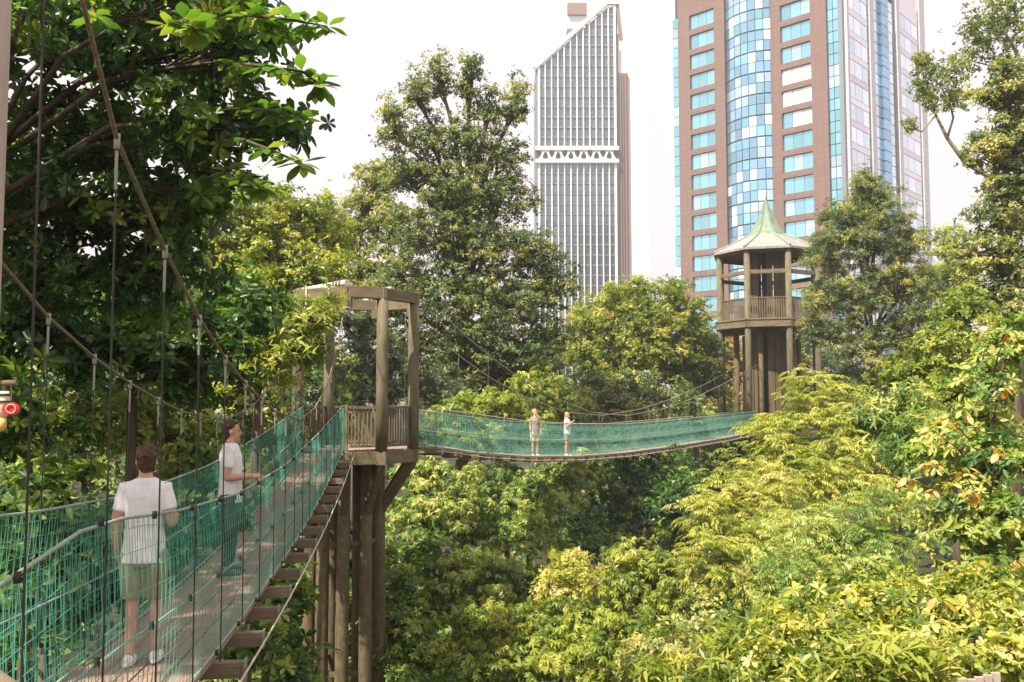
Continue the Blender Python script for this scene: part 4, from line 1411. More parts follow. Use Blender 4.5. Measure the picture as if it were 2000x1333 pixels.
def plant(name, label, cat, blobs, kind, mat, L, dens=1.0, clump=None, base=None, bark='bark', trunk_r=0.14, tint=(0.45, 0.22), jit=0.18, group=None, up=0.5, seed=0, trunk=True, extra=None, bare=0.0, flat=0.75, droop=0.0):
    """a tree or bush: tapered trunk, limbs to every clump, crown of separate leaves.
    blobs: (px, py, forward distance, half width px, half height px)"""
    rng = np.random.default_rng(1000 + seed)
    E = []
    for b_ in blobs:
        if b_[0] == 'at':                       # unseen crown part, added to shade the near bridge
            E.append((np.array(b_[1]), np.array(b_[2])))
            continue
        px, py, d, rx, ry = b_
        c = P(px, py, d)
        m = d / F
        E.append((np.array(c), np.array([rx * m, 0.5 * (rx + ry) * m, ry * m])))
    cen = np.mean([e[0] for e in E], 0)
    lo = min(E, key=lambda e: e[0][2])
    if base is None:
        bx, by = cen[0], cen[1]
    else:
        bp = P(base[0], 800, base[1])
        bx, by = bp.x, bp.y
    gz = T(bx, by)
    t = empty(name, (bx, by, gz), label, cat, group)
    Cs, As, Ts, subs = [], [], [], []
    for c, r in E:
        Sarea = 4 * math.pi * ((r[0] * r[1]) ** 1.6 / 3 + (r[0] * r[2]) ** 1.6 / 3 + (r[1] * r[2]) ** 1.6 / 3) ** (1 / 1.6)
        per = 1.44 if kind in ('small', 'palm') else (1.9 if kind == 'broad' else 1.0)
        if kind == 'frond':
            per = 1.6
        N = max(12, int(dens * 2.0 * Sarea / (per * L * L)))
        cl = clump or max(0.22 * float(np.mean(r)), 1.3 * L)
        ns = max(6, int(1.5 * Sarea / (3.2 * cl * cl)))
        d = unit_dirs(ns, rng)
        d = d[(d[:, 2] > -0.55) | (rng.random(ns) < 0.35)]
        ns = len(d)
        fr = rng.uniform(0.35, 1.12, ns)
        sc = c + d * r * fr[:, None]
        st = rng.normal(tint[0], tint[1], ns)
        szs = rng.uniform(0.65, 1.35, ns) * cl
        ix = rng.integers(0, ns, N)
        ld = unit_dirs(N, rng)
        ld[:, 2] = np.where(ld[:, 2] < -0.2, -ld[:, 2] * 0.6, ld[:, 2])
        pos = sc[ix] + ld * (szs[ix] * rng.uniform(0.35, 1.0, N) ** 0.5)[:, None] * np.array([1, 1, flat])
        pos += rng.normal(0, 0.55, (N, 3)) * cl * (rng.random((N, 1)) < 0.3)
        ax = 0.7 * ld + 0.5 * d[ix] + np.array([0, 0, up]) + rng.normal(0, 0.35, (N, 3))
        Cs.append(pos)
        As.append(ax)
        Ts.append(st[ix] + rng.normal(0, 0.08, N))
        subs.append((c, sc))
    C_, A_, T_ = np.concatenate(Cs), np.concatenate(As), np.concatenate(Ts)
    if kind == 'frond':
        A_ = A_ * np.array([0.5, 0.5, 0.3]) + np.array([0, 0, 0.8])
    S_ = L * rng.uniform(0.7, 1.25, len(C_))
    me = scatter('crown', kind, C_, A_, S_, np.clip(T_, 0, 1), jit, mat, rng)
    LEAFN[0] += len(me.polygons)
    o = link(bpy.data.objects.new('crown', me), t)
    # wood
    m = MB()
    top = cen + np.array([0, 0, 0.25 * max(e[1][2] for e in E)])
    zlo = lo[0][2]
    if trunk:
        fork = Vector((bx * 0.55 + cen[0] * 0.45, by * 0.55 + cen[1] * 0.45, max(gz + 0.5, zlo - 0.4 * lo[1][2])))
        bend = Vector((rng.uniform(-.12, .12), rng.uniform(-.12, .12), 0)) * max(1, trunk_r * 6)
        m.tube([(bx, by, gz - 0.3), Vector((bx, by, gz)).lerp(fork, 0.5) + bend, fork], [trunk_r * 1.25, trunk_r, trunk_r * 0.85], 10)
        if top[2] > fork.z + 0.3:
            m.tube([fork, fork.lerp(Vector(top), 0.5) + bend * 0.7, Vector(top)], [trunk_r * 0.84, trunk_r * 0.55, trunk_r * 0.2], 8)
        for c, sc in subs:
            cv = Vector(c)
            f = min(1.0, max(0.0, (cv.z - fork.z) / max(0.3, top[2] - fork.z) * 0.55))
            st_ = fork.lerp(Vector(top), f) if top[2] > fork.z else fork
            mid = st_.lerp(cv, 0.5) + Vector((0, 0, 0.12 * (cv - st_).length))
            m.tube([st_, mid, cv], [trunk_r * 0.48, trunk_r * 0.32, trunk_r * 0.14], 6)
            for q in sc[rng.permutation(len(sc))[:14]]:
                qv = Vector(q)
                bm_ = cv.lerp(qv, 0.5) + Vector(rng.normal(0, 0.06, 3)) * (qv - cv).length
                m.tube([mid.lerp(cv, rng.uniform(0.3, 1.0)), bm_, qv], [trunk_r * 0.15, trunk_r * 0.10, trunk_r * 0.04], 5, caps=False)
        m.build('trunk', M[bark], t, True)
    return t


def leaf_object(parent, mesh, p, axis, up, s):
    x = Vector(axis).normalized()
    z = Vector(up)
    z = (z - x * z.dot(x)).normalized()
    y = z.cross(x)
    Mx = Matrix.Identity(4)
    Mx.col[0][:3], Mx.col[1][:3], Mx.col[2][:3] = x * s, y * s, z * s
    Mx.col[3][:3] = p
    return link(bpy.data.objects.new('leaf', mesh), parent, Mx)


def leaf_meshes(name, mat, w, tints, droop):
    out = []
    for i, tt in enumerate(tints):
        n = 5
        V, Q = [], []
        wd = [0.04, 0.24, 0.42, 0.46, 0.30, 0.0]
        for j in range(n + 1):
            f = j / n
            z = 0.12 * f - droop * f * f
            V += [(f, wd[j] * w, z - 0.10 * wd[j]), (f, 0, z), (f, -wd[j] * w, z - 0.10 * wd[j])]
        for j in range(n):
            a = j * 3
            Q += [(a, a + 3, a + 4, a + 1), (a + 1, a + 4, a + 5, a + 2)]
        out.append(quads_mesh(name, np.array(V), np.array(Q)[:, ::-1], mat, np.full(len(Q), tt)))
    return out


# --- big broad-leaved tree at the left, its branches reaching over the near bridge
def left_tree():
    t = plant('broadleaf_tree', 'large dark broad-leaved tree filling the upper left, branches overhanging the near footbridge', 'tree',
              [(110, 90, 10.5, 210, 150), (330, 110, 10.2, 170, 140), (470, 110, 9.6, 110, 110), (190, 320, 11.0, 210, 130), (420, 270, 10.0, 130, 110), (500, 230, 9.4, 70, 80),
               (40, 430, 11.5, 140, 140), (290, 430, 11.5, 170, 90), (130, 560, 12.0, 190, 90), (420, 380, 10.8, 80, 60), (330, 560, 12.4, 130, 90), (-140, 200, 11, 160, 260), (300, 10, 8.5, 140, 60),
               ('at', (-6.4, 4.4, 19.6), (2.0, 2.0, 1.0)), ('at', (-7.6, 7.4, 19.8), (1.9, 1.9, 1.1)), ('at', (-8.8, 3.6, 19.2), (1.9, 2.0, 1.1)), ('at', (-5.0, 1.6, 19.8), (1.7, 1.7, 0.9))],  # unseen blobs added to cast shade on the near bridge
              'broad', M['lf_dark'], 0.165, dens=0.72, clump=0.30, base=(-160, 13.0), trunk_r=0.10, tint=(0.41, 0.27), seed=1, up=0.25)
    # separate large leaves at the branch tips that stand out against the sky
    LM = leaf_meshes('large_leaf', M['lf_dark'], 0.50, (0.45, 0.6, 0.75, 0.9), 0.30)
    rr = random.Random(5)
    m = MB()
    tips = [((400, 60), [(480, 30), (560, 38), (640, 52)], 8.2), ((420, 120), [(520, 130), (590, 140), (628, 168)], 8.0), ((430, 210), [(520, 215), (580, 232)], 8.6),
            ((440, 260), [(520, 290), (590, 318)], 8.4), ((420, 320), [(470, 350), (520, 372)], 9.0), ((300, 60), [(360, 40), (380, 62)], 7.4), ((180, 20), [(190, 36)], 7.6), ((430, 20), [(470, 5), (560, 70)], 8.4)]
    for st, pts, d in tips:
        path = [P(st[0], st[1], d + 1.0)] + [P(x, y, d) for x, y in pts]
        m.tube(path, [0.022] + [0.014] * (len(path) - 2) + [0.006], 6)
        spots = []
        for i in range(1, len(path)):
            for f in ((0.5, 1.0) if i < len(path) - 1 else (0.45, 0.75, 1.0)):
                spots.append(path[i - 1].lerp(path[i], f))
        for c in spots:
            for k in range(rr.randint(6, 8)):
                az = k * 2.4 + rr.uniform(-.3, .3)
                ax = Vector((math.cos(az), math.sin(az), rr.uniform(-0.55, 0.5)))
                leaf_object(t, rr.choice(LM), c + ax * 0.02, ax, Vector((rr.uniform(-.3, .3), rr.uniform(-.3, .3), 1)), rr.uniform(0.16, 0.26))
    m.build('branch', M['bark'], t, True)


left_tree()
D, G, O, GR, Yl, GO, DRY = M['lf_dark'], M['lf_green'], M['lf_olive'], M['lf_grey'], M['lf_yellow'], M['lf_gold'], M['lf_dry']

# --- left side, behind and under the near bridge
plant('understory_tree', 'dark leafy tree behind the near footbridge, below the big overhanging crown', 'tree',
      [(120, 690, 14, 150, 80), (300, 680, 14.5, 130, 80), (30, 620, 13.5, 110, 90), (440, 640, 15.5, 90, 80), (380, 740, 15, 120, 60)], 'broad', D, 0.20, 1.0, 0.40, seed=2, tint=(0.42, 0.22), trunk_r=0.09)
plant('understory_tree', 'bright yellow-green leafy branches hanging before the left posts of the platform tower', 'tree',
      [(520, 630, 18, 90, 50), (600, 620, 18.2, 50, 28), (560, 690, 18, 70, 45), (470, 570, 18.5, 80, 50), (490, 740, 18.5, 80, 50), (640, 605, 18.4, 22, 18)], 'slim', Yl, 0.22, 1.1, 0.32, base=(470, 18.8), seed=3, tint=(0.38, 0.26), trunk_r=0.10)
plant('leafy_shrub', 'sunlit shrub behind the head of the person seen from behind', 'shrub',
      [(180, 840, 15, 120, 60), (330, 850, 15.5, 100, 60), (380, 930, 15, 70, 60)], 'broad', G, 0.17, 0.8, 0.3, seed=4, tint=(0.66, 0.25), trunk_r=0.07)  # tint raised to paint sunlit patches into the leaf colour
plant('leafy_shrub', 'green shrub showing through the net at the far left of the near footbridge', 'shrub',
      [(60, 1010, 11, 130, 90), (170, 1090, 11, 110, 90), (40, 1180, 10, 110, 90)], 'broad', G, 0.19, 0.95, 0.30, seed=5, tint=(0.45, 0.2), trunk_r=0.06)
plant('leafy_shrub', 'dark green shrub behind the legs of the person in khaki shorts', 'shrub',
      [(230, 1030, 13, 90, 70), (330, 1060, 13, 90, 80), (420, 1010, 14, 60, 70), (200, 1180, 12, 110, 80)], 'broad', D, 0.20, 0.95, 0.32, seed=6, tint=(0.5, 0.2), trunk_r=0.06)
plant('leafy_shrub', 'olive shrub between the sideways person and the footbridge end', 'shrub',
      [(500, 800, 21, 70, 50), (440, 800, 20, 60, 60), (540, 860, 22, 60, 50)], 'small', O, 0.20, 0.8, 0.35, seed=7, tint=(0.6, 0.22), trunk_r=0.06)
plant('leafy_shrub', 'dark shrub standing behind the left post at the picture edge', 'shrub',
      [(40, 850, 13, 100, 80), (-60, 760, 12, 120, 100)], 'broad', D, 0.22, 0.9, 0.36, seed=8, tint=(0.55, 0.25), trunk_r=0.07)
plant('leafy_shrub', 'green shrub right under the near footbridge cross-beams', 'shrub',
      [(560, 1210, 17, 60, 70), (500, 1290, 15, 70, 60), (580, 1310, 17, 60, 60), (540, 1130, 19, 50, 60)], 'broad', G, 0.20, 1.0, 0.32, seed=9, tint=(0.4, 0.2), trunk_r=0.06)
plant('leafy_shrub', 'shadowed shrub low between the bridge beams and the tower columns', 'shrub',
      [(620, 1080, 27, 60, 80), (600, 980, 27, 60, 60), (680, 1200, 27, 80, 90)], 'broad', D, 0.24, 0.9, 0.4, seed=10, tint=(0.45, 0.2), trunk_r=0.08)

plant('forest_tree', 'dark forest tree deep behind the near footbridge at the far left', 'tree',
      [(20, 560, 24, 150, 110), (-60, 720, 23, 130, 110), (120, 760, 23, 120, 80), (60, 880, 22, 130, 80), (170, 640, 24, 110, 80)], 'small', G, 0.19, 0.7, 0.5, seed=51, tint=(0.45, 0.3), trunk_r=0.13)
plant('forest_tree', 'olive forest tree deep behind the two people on the near footbridge', 'tree',
      [(300, 600, 26, 120, 90), (400, 690, 26, 110, 80), (260, 740, 25, 120, 80), (360, 820, 25, 120, 70), (470, 840, 26, 90, 60), (280, 900, 24, 110, 70)], 'small', O, 0.19, 0.75, 0.5, seed=52, tint=(0.6, 0.25), trunk_r=0.08)
plant('forest_tree', 'green forest tree between the near footbridge and the platform tower', 'tree',
      [(520, 680, 29, 90, 70), (600, 740, 30, 80, 70), (540, 800, 29, 80, 60), (640, 830, 30, 70, 60), (430, 760, 29, 80, 60)], 'small', G, 0.19, 0.7, 0.5, seed=53, tint=(0.5, 0.25), trunk_r=0.18)

# --- trees behind the platform tower
plant('broadleaf_tree', 'yellow-green tree standing behind the tips of the big dark tree', 'tree',
      [(470, 430, 30, 90, 60), (570, 420, 31, 80, 55), (430, 510, 30, 80, 60), (550, 500, 30, 110, 60), (630, 460, 32, 60, 60), (600, 560, 30, 80, 50), (500, 590, 30, 90, 50)], 'small', Yl, 0.17, 0.9, 0.42, seed=11, tint=(0.45, 0.22), trunk_r=0.2)
plant('broadleaf_tree', 'tree with yellowing crown at the left flank of the tallest tree', 'tree',
      [(720, 400, 42, 55, 50), (680, 470, 42, 60, 55), (760, 460, 41, 60, 60), (690, 540, 41, 70, 45), (740, 350, 42, 40, 40), (620, 520, 43, 50, 40)], 'small', O, 0.17, 0.8, 0.42, seed=12, tint=(0.78, 0.2), trunk_r=0.22)
plant('tall_tree', 'tallest tree with ragged dark crown rising in the middle of the picture', 'tree',
      [(812, 190, 38, 24, 58), (858, 155, 38.3, 24, 52), (916, 170, 38, 22, 60), (956, 215, 37.8, 20, 50), (1008, 215, 38, 26, 62), (765, 250, 38, 26, 60), (838, 275, 38, 48, 55), (918, 285, 38, 48, 65),
       (985, 310, 38, 42, 55), (800, 350, 38, 62, 55), (890, 380, 38, 90, 75), (975, 400, 38, 70, 60), (850, 470, 37.5, 90, 70), (950, 490, 37.5, 95, 70), (1045, 500, 38, 55, 55), (790, 560, 38, 85, 60),
       (900, 590, 37, 110, 70), (1010, 590, 37.5, 95, 70), (1085, 560, 38, 45, 50), (960, 680, 37, 120, 60), (1060, 670, 38, 55, 60), (830, 670, 38, 75, 60), (900, 740, 38, 90, 45), (1020, 740, 38, 80, 40), (740, 610, 38.5, 60, 55)], 'small', O, 0.15, 0.72, 0.34, base=(905, 38.5), seed=13, tint=(0.50, 0.25), trunk_r=0.34, up=0.7)
plant('broadleaf_tree', 'thin grey-green tree seen through the open platform tower', 'tree',
      [(690, 650, 34, 60, 50), (740, 700, 34, 60, 60), (670, 740, 34, 60, 55), (790, 740, 34, 50, 50), (720, 780, 34, 70, 35), (860, 770, 35, 60, 50)], 'small', GR, 0.20, 0.62, 0.5, seed=14, tint=(0.5, 0.25), trunk_r=0.14)
plant('round_tree', 'round yellow-green dome-shaped tree in front of the two office towers', 'tree',
      [(1165, 640, 52, 55, 55), (1230, 590, 52, 65, 45), (1300, 595, 52, 65, 45), (1350, 640, 52, 42, 48), (1250, 650, 51.5, 100, 60), (1150, 690, 52, 55, 45), (1290, 690, 51.5, 85, 50), (1210, 720, 52, 80, 45)], 'small', Yl, 0.185, 0.85, 0.42, seed=15, tint=(0.46, 0.24), trunk_r=0.25)
plant('broadleaf_tree', 'dark green tree between the dome-shaped tree and the lookout tower', 'tree',
      [(1370, 690, 54, 40, 50), (1380, 760, 54, 42, 50), (1330, 740, 53, 45, 50)], 'small', G, 0.24, 0.95, 0.5, seed=16, tint=(0.22, 0.15), trunk_r=0.18)
plant('bright_bush', 'bright yellow-green bush above the far footbridge near the tallest tree', 'bush',
      [(1040, 762, 34.5, 50, 36), (965, 790, 33.5, 55, 30), (1085, 795, 35, 40, 32), (890, 815, 32.5, 60, 25), (1000, 820, 34, 75, 30), (930, 850, 33, 80, 30)], 'palm', Yl, 0.23, 1.0, 0.36, seed=17, tint=(0.42, 0.2), trunk_r=0.1)
plant('leafy_shrub', 'olive shrub behind the far footbridge to the right of the women', 'shrub',
      [(1170, 770, 46, 60, 40), (1240, 765, 47, 60, 40), (1210, 815, 46, 90, 35), (1310, 790, 48, 60, 45), (1140, 830, 44, 60, 35)], 'small', O, 0.24, 0.9, 0.45, seed=18, tint=(0.62, 0.22), trunk_r=0.1)
plant('leafy_shrub', 'green shrub seen through the netting at the right end of the far footbridge', 'shrub',
      [(1330, 850, 58, 80, 40), (1420, 830, 62, 60, 40), (1250, 860, 54, 70, 35), (1100, 870, 46, 90, 35), (980, 860, 42, 80, 35), (870, 860, 38, 60, 35)], 'small', G, 0.26, 0.9, 0.5, seed=19, tint=(0.45, 0.2), trunk_r=0.1)
plant('dry_bush', 'pale dry yellow bush beside the left leg of the lookout tower', 'bush',
      [(1415, 690, 66, 40, 35), (1420, 750, 66, 45, 40), (1400, 800, 64, 50, 35), (1450, 720, 67, 40, 50)], 'small', DRY, 0.24, 0.9, 0.5, seed=20, tint=(0.45, 0.2), trunk_r=0.1)

for k, (lab, px, tone) in enumerate((('distant olive tree low behind the platform tower', 760, O), ('distant dark tree low behind the trunk of the tallest tree', 930, D), ('distant green tree low behind the bright bush', 1090, G), ('distant olive tree low right of the lookout tower', 1600, O), ('distant yellowish tree low behind the shrubs at right', 1800, Yl), ('distant dark tree behind the left forest trees', 420, D))):
    plant('distant_tree', lab, 'tree', [(px - 60, 770, 82 + k, 80, 60), (px + 70, 760, 84 + k, 80, 60), (px, 700, 83 + k, 75, 50)], 'small', tone, 0.34, 0.7, 0.8, seed=60 + k, tint=(0.5, 0.25), trunk_r=0.25)

# --- right side
plant('conical_tree', 'egg-shaped dark green tree standing in front of the lookout tower', 'tree',
      [(1690, 375, 46, 38, 38), (1650, 430, 46, 45, 45), (1725, 410, 46, 45, 50), (1620, 500, 46, 48, 50), (1690, 480, 45.5, 60, 55), (1760, 480, 46, 45, 55), (1605, 580, 46, 45, 50), (1675, 580, 45.5, 60, 60),
       (1750, 570, 45.5, 55, 60), (1800, 560, 46, 30, 50), (1610, 650, 46, 42, 50), (1690, 680, 45.5, 60, 55), (1770, 650, 46, 55, 55), (1700, 750, 46, 55, 40)], 'slim', O, 0.20, 1.0, 0.36, base=(1715, 46.5), seed=21, tint=(0.60, 0.26), trunk_r=0.22, up=0.8)
plant('broadleaf_tree', 'tall olive tree at the right picture edge reaching above the skyline', 'tree',
      [(1960, 190, 30, 60, 60), (1990, 270, 30, 60, 60), (1935, 300, 30, 50, 50), (1985, 370, 30, 70, 50), (1950, 430, 30, 60, 45), (1920, 500, 30, 60, 45), (1985, 520, 30, 60, 60), (1960, 610, 30, 70, 60), (2060, 300, 30.5, 70, 200)], 'small', O, 0.165, 0.9, 0.4, base=(1975, 30.5), seed=22, tint=(0.66, 0.22), trunk_r=0.24)
plant('broadleaf_tree', 'hazy yellowish tree crown between egg-shaped tree and the right edge tree', 'tree',
      [(1850, 480, 64, 45, 35), (1880, 530, 64, 50, 45), (1830, 560, 63, 45, 50), (1890, 600, 62, 60, 50)], 'small', Yl, 0.26, 0.7, 0.6, seed=23, tint=(0.45, 0.2), trunk_r=0.2)
plant('leafy_shrub', 'yellow-green shrub below the tree at the right picture edge', 'shrub',
      [(1890, 620, 25, 60, 55), (1830, 690, 24, 70, 45), (1920, 700, 24, 60, 60), (1780, 740, 24, 60, 40), (1860, 770, 23, 70, 45)], 'broad', Yl, 0.160, 0.9, 0.35, seed=24, tint=(0.50, 0.24), trunk_r=0.09)
plant('leafy_shrub', 'green leafy shrub right of the feathery bamboo', 'shrub',
      [(1750, 800, 21, 70, 45), (1830, 840, 20, 70, 55), (1760, 880, 20, 60, 50), (1700, 830, 21.5, 50, 50)], 'slim', G, 0.22, 1.0, 0.32, seed=25, tint=(0.6, 0.22), trunk_r=0.07)


def shrub_with_big_leaves():
    t = plant('leafy_shrub', 'shrub with scattered orange and pale large leaves at the right edge', 'shrub',
              [(1930, 800, 13, 80, 70), (1970, 690, 13.5, 60, 60), (1860, 900, 12.5, 80, 60), (1960, 920, 12, 80, 80), (1900, 1010, 11.5, 90, 60), (1990, 1040, 11, 60, 70)], 'broad', G, 0.134, 0.85, 0.26, seed=26, tint=(0.62, 0.26), trunk_r=0.05)
    LO = leaf_meshes('orange_leaf', M['lf_orange'], 0.55, (0.1, 0.3, 0.5, 0.75), 0.55) + leaf_meshes('yellow_leaf', M['lf_gold'], 0.55, (0.5, 0.8, 0.95), 0.5)
    rr = random.Random(9)
    m = MB()
    for (x, y), n, d in (((1850, 815), 7, 11.6), ((1820, 840), 7, 11.6), ((1885, 805), 6, 11.6), ((1820, 905), 7, 11.2), ((1780, 935), 6, 11.2), ((1880, 920), 6, 11.2), ((1960, 755), 6, 12), ((1900, 960), 5, 11), ((1820, 960), 6, 10.8), ((1970, 650), 6, 12), ((1950, 880), 5, 11), ((1985, 1090), 6, 9.5), ((1900, 1100), 6, 9.5), ((1830, 1170), 6, 8.5)):
        c = P(x, y, d)
        m = MB()
        m.tube([P(1930, y + 130, d + 0.7), P((x + 1930) / 2, y + 40, d + 0.3), c], [0.014, 0.010, 0.005], 5)
        m.build('twig', M['bark'], t, True)
        for k in range(n):
            az = rr.uniform(0, 6.28)
            ax = Vector((math.cos(az), math.sin(az), rr.uniform(-0.9, 0.1)))
            leaf_object(t, rr.choice(LO), c + ax * 0.03 + Vector((rr.uniform(-.06, .06), 0, rr.uniform(-.05, .05))), ax, Vector((rr.uniform(-.5, .5), -0.5, 1)), rr.uniform(0.10, 0.17))


shrub_with_big_leaves()
plant('feathery_bamboo', 'tall feathery yellow-green bamboo clump below the lookout tower', 'bamboo',
      [(1600, 800, 22, 80, 50), (1540, 860, 22, 90, 50), (1640, 880, 21.5, 80, 60), (1560, 940, 21, 110, 60), (1660, 960, 20.5, 80, 60)], 'frond', Yl, 0.218, 0.9, 0.42, seed=27, tint=(0.66, 0.2), trunk_r=0.06, up=1.0)
plant('feathery_bamboo', 'feathery golden bamboo clump leaning left under the right end of the far footbridge', 'bamboo',
      [(1440, 940, 20, 60, 50), (1420, 1010, 19, 80, 60), (1480, 1060, 18.5, 100, 70), (1400, 1110, 18, 70, 60), (1500, 970, 19.5, 70, 60)], 'frond', GO, 0.202, 0.9, 0.4, seed=28, tint=(0.45, 0.24), trunk_r=0.06, up=1.0)
plant('feathery_bamboo', 'shaded feathery clump in front of the other bamboo, above the big-leaved plants', 'bamboo',
      [(1600, 1050, 16, 100, 60), (1690, 1060, 15.5, 90, 60), (1540, 1140, 15, 90, 60), (1640, 1150, 14.5, 90, 50), (1740, 1000, 16, 70, 50)], 'frond', G, 0.20, 0.9, 0.34, seed=29, tint=(0.72, 0.2), trunk_r=0.05, up=1.0)
plant('leafy_shrub', 'golden big-leaved shrub filling the bottom right corner', 'shrub',
      [(1700, 1190, 9.5, 120, 60), (1850, 1200, 9.0, 120, 60), (1970, 1210, 8.5, 80, 70), (1600, 1260, 9.0, 120, 60), (1760, 1290, 8.0, 140, 60), (1920, 1300, 7.8, 120, 50), (1530, 1310, 8.8, 90, 50)], 'broad', GO, 0.097, 0.55, 0.2, seed=30, tint=(0.46, 0.32), jit=0.22, trunk_r=0.04)
plant('leafy_shrub', 'light green slender-leaved plant along the bottom edge right of centre', 'shrub',
      [(1440, 1290, 10.5, 90, 50), (1560, 1230, 10.5, 60, 40), (1650, 1320, 8.6, 120, 50), (1360, 1320, 11, 80, 50)], 'slim', Yl, 0.160, 1.0, 0.26, seed=31, tint=(0.45, 0.22), trunk_r=0.04)

plant('leafy_shrub', 'fine-leaved yellow-green shrub mingled among the golden leaves at bottom right', 'shrub',
      [(1780, 1170, 9.8, 110, 60), (1930, 1170, 9.2, 90, 60), (1680, 1240, 9.4, 110, 55), (1850, 1280, 8.4, 120, 50), (1980, 1290, 8.0, 60, 50)], 'small', Yl, 0.08, 0.7, 0.2, seed=42, tint=(0.55, 0.28), trunk_r=0.03, jit=0.2)
plant('blade_plant', 'clump of upright light green blades at the bottom edge left of the pale planks', 'plant',
      [(1800, 1300, 7.4, 70, 40), (1700, 1310, 7.6, 70, 40)], 'slim', Yl, 0.17, 0.8, 0.2, seed=43, tint=(0.6, 0.2), trunk_r=0.02, up=2.0)

# --- valley below the far bridge
plant('palmate_tree', 'tree with umbrella-like leaves right beside the platform tower columns', 'tree',
      [(850, 940, 30, 80, 40), (810, 1000, 29, 60, 45), (880, 1010, 29, 80, 45), (800, 1080, 28, 55, 50)], 'palm', G, 0.210, 1.1, 0.42, seed=32, tint=(0.70, 0.25), trunk_r=0.12)
plant('palmate_tree', 'umbrella-leaved tree directly below the two women on the far footbridge', 'tree',
      [(980, 950, 33, 80, 40), (1060, 975, 32, 80, 45), (960, 1030, 31, 80, 50), (1110, 930, 34, 70, 35), (1050, 1060, 30, 70, 45)], 'palm', G, 0.197, 1.1, 0.42, seed=33, tint=(0.60, 0.26), trunk_r=0.12)
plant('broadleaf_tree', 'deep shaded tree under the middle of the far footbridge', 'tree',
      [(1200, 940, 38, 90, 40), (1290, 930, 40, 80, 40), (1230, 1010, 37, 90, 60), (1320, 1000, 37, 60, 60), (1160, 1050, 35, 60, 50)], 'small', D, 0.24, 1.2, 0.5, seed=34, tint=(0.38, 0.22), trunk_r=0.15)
plant('palmate_tree', 'green tree in the middle of the valley below the women', 'tree',
      [(880, 1120, 27, 80, 50), (960, 1140, 27, 80, 50), (840, 1190, 26, 80, 55), (1040, 1150, 27.5, 60, 45)], 'palm', G, 0.185, 1.1, 0.38, seed=35, tint=(0.66, 0.26), trunk_r=0.10)
plant('leafy_shrub', 'pale green shrub at the foot of the platform tower columns', 'shrub',
      [(790, 1250, 24, 60, 60), (830, 1310, 23, 80, 50), (770, 1150, 26, 40, 60)], 'broad', G, 0.168, 1.0, 0.36, seed=36, tint=(0.66, 0.2), trunk_r=0.07)
plant('leafy_shrub', 'yellow-topped shrub at the bottom edge in the middle', 'shrub',
      [(970, 1230, 23, 80, 50), (1050, 1290, 22, 80, 45), (930, 1310, 22, 80, 45), (1080, 1220, 23, 60, 45)], 'palm', Yl, 0.168, 1.1, 0.34, seed=37, tint=(0.35, 0.25), trunk_r=0.07)
plant('leafy_shrub', 'orange-tinged dry shrub in the valley left of the bright yellow bush', 'shrub',
      [(1120, 1130, 26, 60, 35), (1090, 1170, 25.5, 50, 25)], 'small', GO, 0.16, 0.8, 0.34, seed=38, tint=(0.75, 0.25), trunk_r=0.06)
plant('bright_bush', 'bright yellow palmate bush low in the valley left of the bamboo', 'bush',
      [(1240, 1100, 23, 65, 40), (1310, 1120, 22.5, 60, 50), (1250, 1170, 22.5, 80, 45), (1330, 1190, 22, 60, 50)], 'palm', GO, 0.160, 1.1, 0.34, seed=39, tint=(0.30, 0.22), trunk_r=0.07)
plant('bright_bush', 'lime green bush at the bottom edge below the bright yellow bush', 'bush',
      [(1180, 1230, 21, 70, 45), (1150, 1300, 20, 90, 40), (1260, 1250, 20.5, 50, 35)], 'palm', Yl, 0.160, 1.1, 0.34, seed=40, tint=(0.40, 0.22), trunk_r=0.07)
plant('leafy_shrub', 'brownish tangle of twigs and sparse leaves left of the bottom bamboo', 'shrub',
      [(1310, 1270, 16, 70, 45), (1280, 1320, 15, 80, 40), (1370, 1220, 17, 50, 50)], 'small', O, 0.13, 0.32, 0.3, seed=41, tint=(0.8, 0.2), trunk_r=0.10, bark='pale_bark')


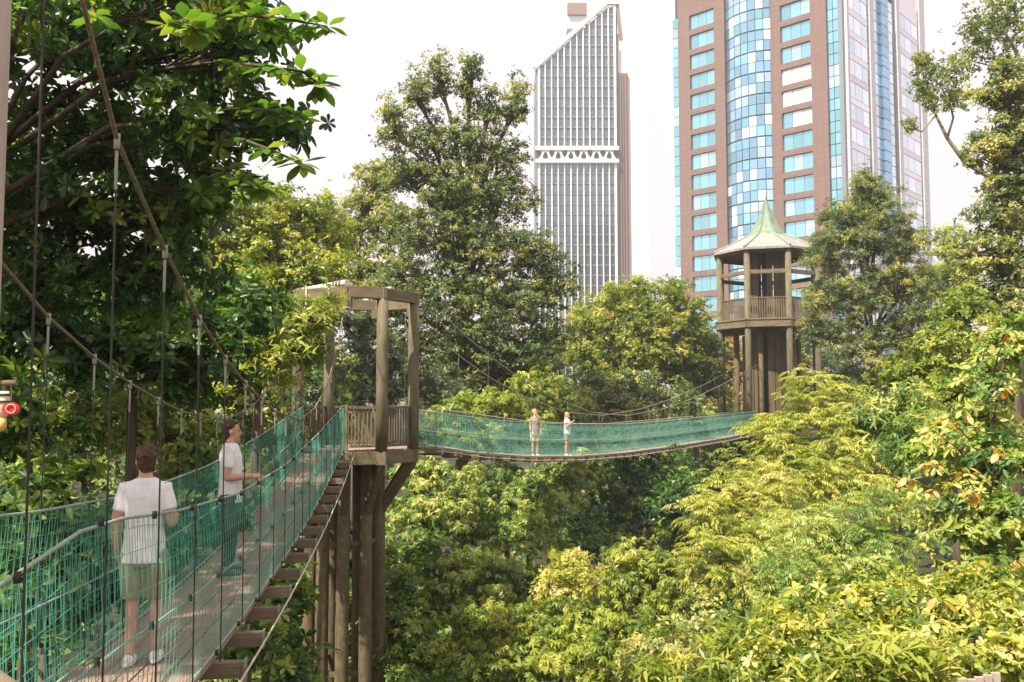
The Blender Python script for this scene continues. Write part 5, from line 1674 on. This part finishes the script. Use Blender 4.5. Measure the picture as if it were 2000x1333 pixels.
# --- bare forked branch of the right edge tree, sparse leaves against the sky
def sparse_branch():
    t = empty('sparse_tree', tuple(P(1990, 700, 33).xy) + (T(P(1990, 700, 33).x, 33.0),), 'bare pale forked branch with sparse leaves against the sky at upper right', 'tree')
    rng = np.random.default_rng(77)
    m = MB()
    d = 33.0
    base = P(1990, 640, d + 0.4)
    m.tube([(base.x, base.y, T(base.x, base.y) - 0.3), base, P(1975, 420, d)], [0.22, 0.18, 0.15], 9)
    runs = [([(1975, 420), (1940, 350), (1885, 318), (1850, 270), (1828, 225), (1812, 170)], 0.12, 0.03), ([(1850, 270), (1862, 230), (1852, 190), (1870, 150)], 0.05, 0.02), ([(1828, 225), (1800, 258), (1782, 248), (1770, 240)], 0.035, 0.012),
            ([(1812, 170), (1790, 150), (1778, 170)], 0.025, 0.01), ([(1812, 170), (1800, 130), (1805, 105)], 0.028, 0.01), ([(1975, 420), (1985, 260), (1995, 120), (1960, 60)], 0.13, 0.05),
            ([(1990, 150), (1940, 130), (1900, 120), (1885, 75)], 0.05, 0.012), ([(1960, 60), (1920, 60), (1900, 40)], 0.04, 0.012), ([(1960, 60), (1975, 20), (1950, 0)], 0.05, 0.02), ([(1850, 190), (1830, 160), (1840, 125)], 0.03, 0.01)]
    tips = []
    for pts, r0, r1 in runs:
        pp = [P(x, y, d + 0.15 * math.sin(x)) for x, y in pts]
        m.tube(pp, list(np.linspace(r0, r1, len(pp))), 7)
        tips += pp[-2:]
    m.build('trunk', M['pale_bark'], t, True)
    C, T2 = [], []
    spots = [(1815, 140, 30), (1800, 175, 25), (1850, 160, 34), (1865, 195, 26), (1780, 245, 14), (1870, 130, 26), (1905, 100, 30), (1930, 60, 40), (1965, 30, 40), (1900, 55, 26), (1990, 70, 40), (1955, 120, 30), (1820, 200, 22), (1945, 5, 40), (1800, 120, 18), (1884, 300, 10)]
    for x, y, r in spots:
        c = np.array(P(x, y, d))
        n = int(2.6 * r)
        C.append(c + rng.normal(0, 0.5, (n, 3)) * r * d / F)
        T2.append(np.full(n, rng.uniform(0.4, 0.9)))
    C, T2 = np.concatenate(C), np.concatenate(T2)
    me = scatter('crown', 'small', C, rng.normal(size=C.shape) + np.array([0, 0, 0.6]), 0.17 * rng.uniform(0.7, 1.2, len(C)), T2, 0.15, M['lf_olive'], rng)
    link(bpy.data.objects.new('crown', me), t)


sparse_branch()


# --- undergrowth on the valley floor
def undergrowth():
    rng = np.random.default_rng(5)
    n = 4500
    y = rng.uniform(4, 80, n)
    x = rng.uniform(-0.75, 0.75, n) * (y + 6)
    keep = ~((np.abs(x + 4.1) < 1.5) & (np.abs(y - 23.4) < 1.5))
    x, y = x[keep], y[keep]
    x = np.concatenate([x, rng.uniform(-9, 14, 5000)])
    y = np.concatenate([y, rng.uniform(19, 46, 5000)])
    keep = ~((np.abs(x + 4.1) < 1.6) & (np.abs(y - 23.4) < 1.6))
    x, y = x[keep], y[keep]
    z = np.array([T(a, b) for a, b in zip(x, y)]) + rng.uniform(0.0, 1.1, len(x)) ** 2
    C = np.stack([x, y, z], 1)
    A = rng.normal(0, 0.4, C.shape) + np.array([0, 0, 1.0])
    me = scatter('undergrowth', 'broad', C, A, rng.uniform(0.4, 0.8, len(x)), rng.uniform(0.1, 0.8, len(x)), 0.12, M['lf_green'], rng)
    o = link(bpy.data.objects.new('undergrowth', me))
    tag(o, 'green undergrowth covering the shaded valley floor', 'undergrowth', kind='stuff')


undergrowth()


# --- thin bright air over the whole place
def haze():
    m = bpy.data.materials.new('thin_haze')
    m.use_nodes = True
    N, L = m.node_tree.nodes, m.node_tree.links
    N.remove(N['Principled BSDF'])
    v = N.new('ShaderNodeVolumePrincipled')
    v.inputs['Color'].default_value = (0.96, 0.95, 0.96, 1)
    v.inputs['Density'].default_value = 0.0007
    v.inputs['Anisotropy'].default_value = 0.2
    L.new(v.outputs[0], N['Material Output'].inputs['Volume'])
    me = bpy.data.meshes.new('haze')
    bm = bmesh.new()
    bmesh.ops.create_cube(bm, size=1.0)
    for q in bm.verts:
        q.co = Vector((q.co.x * 6400, q.co.y * 5600 + 2400, -4.0 if q.co.z < 0 else 190.0))
    bm.to_mesh(me)
    bm.free()
    me.materials.append(m)
    o = link(bpy.data.objects.new('haze', me))
    tag(o, 'thin pale haze in the air over the valley', kind='stuff')


haze()
print('LEAF QUADS', LEAFN[0], 'TRIS', sum(len(m.polygons) * 2 for m in bpy.data.meshes))
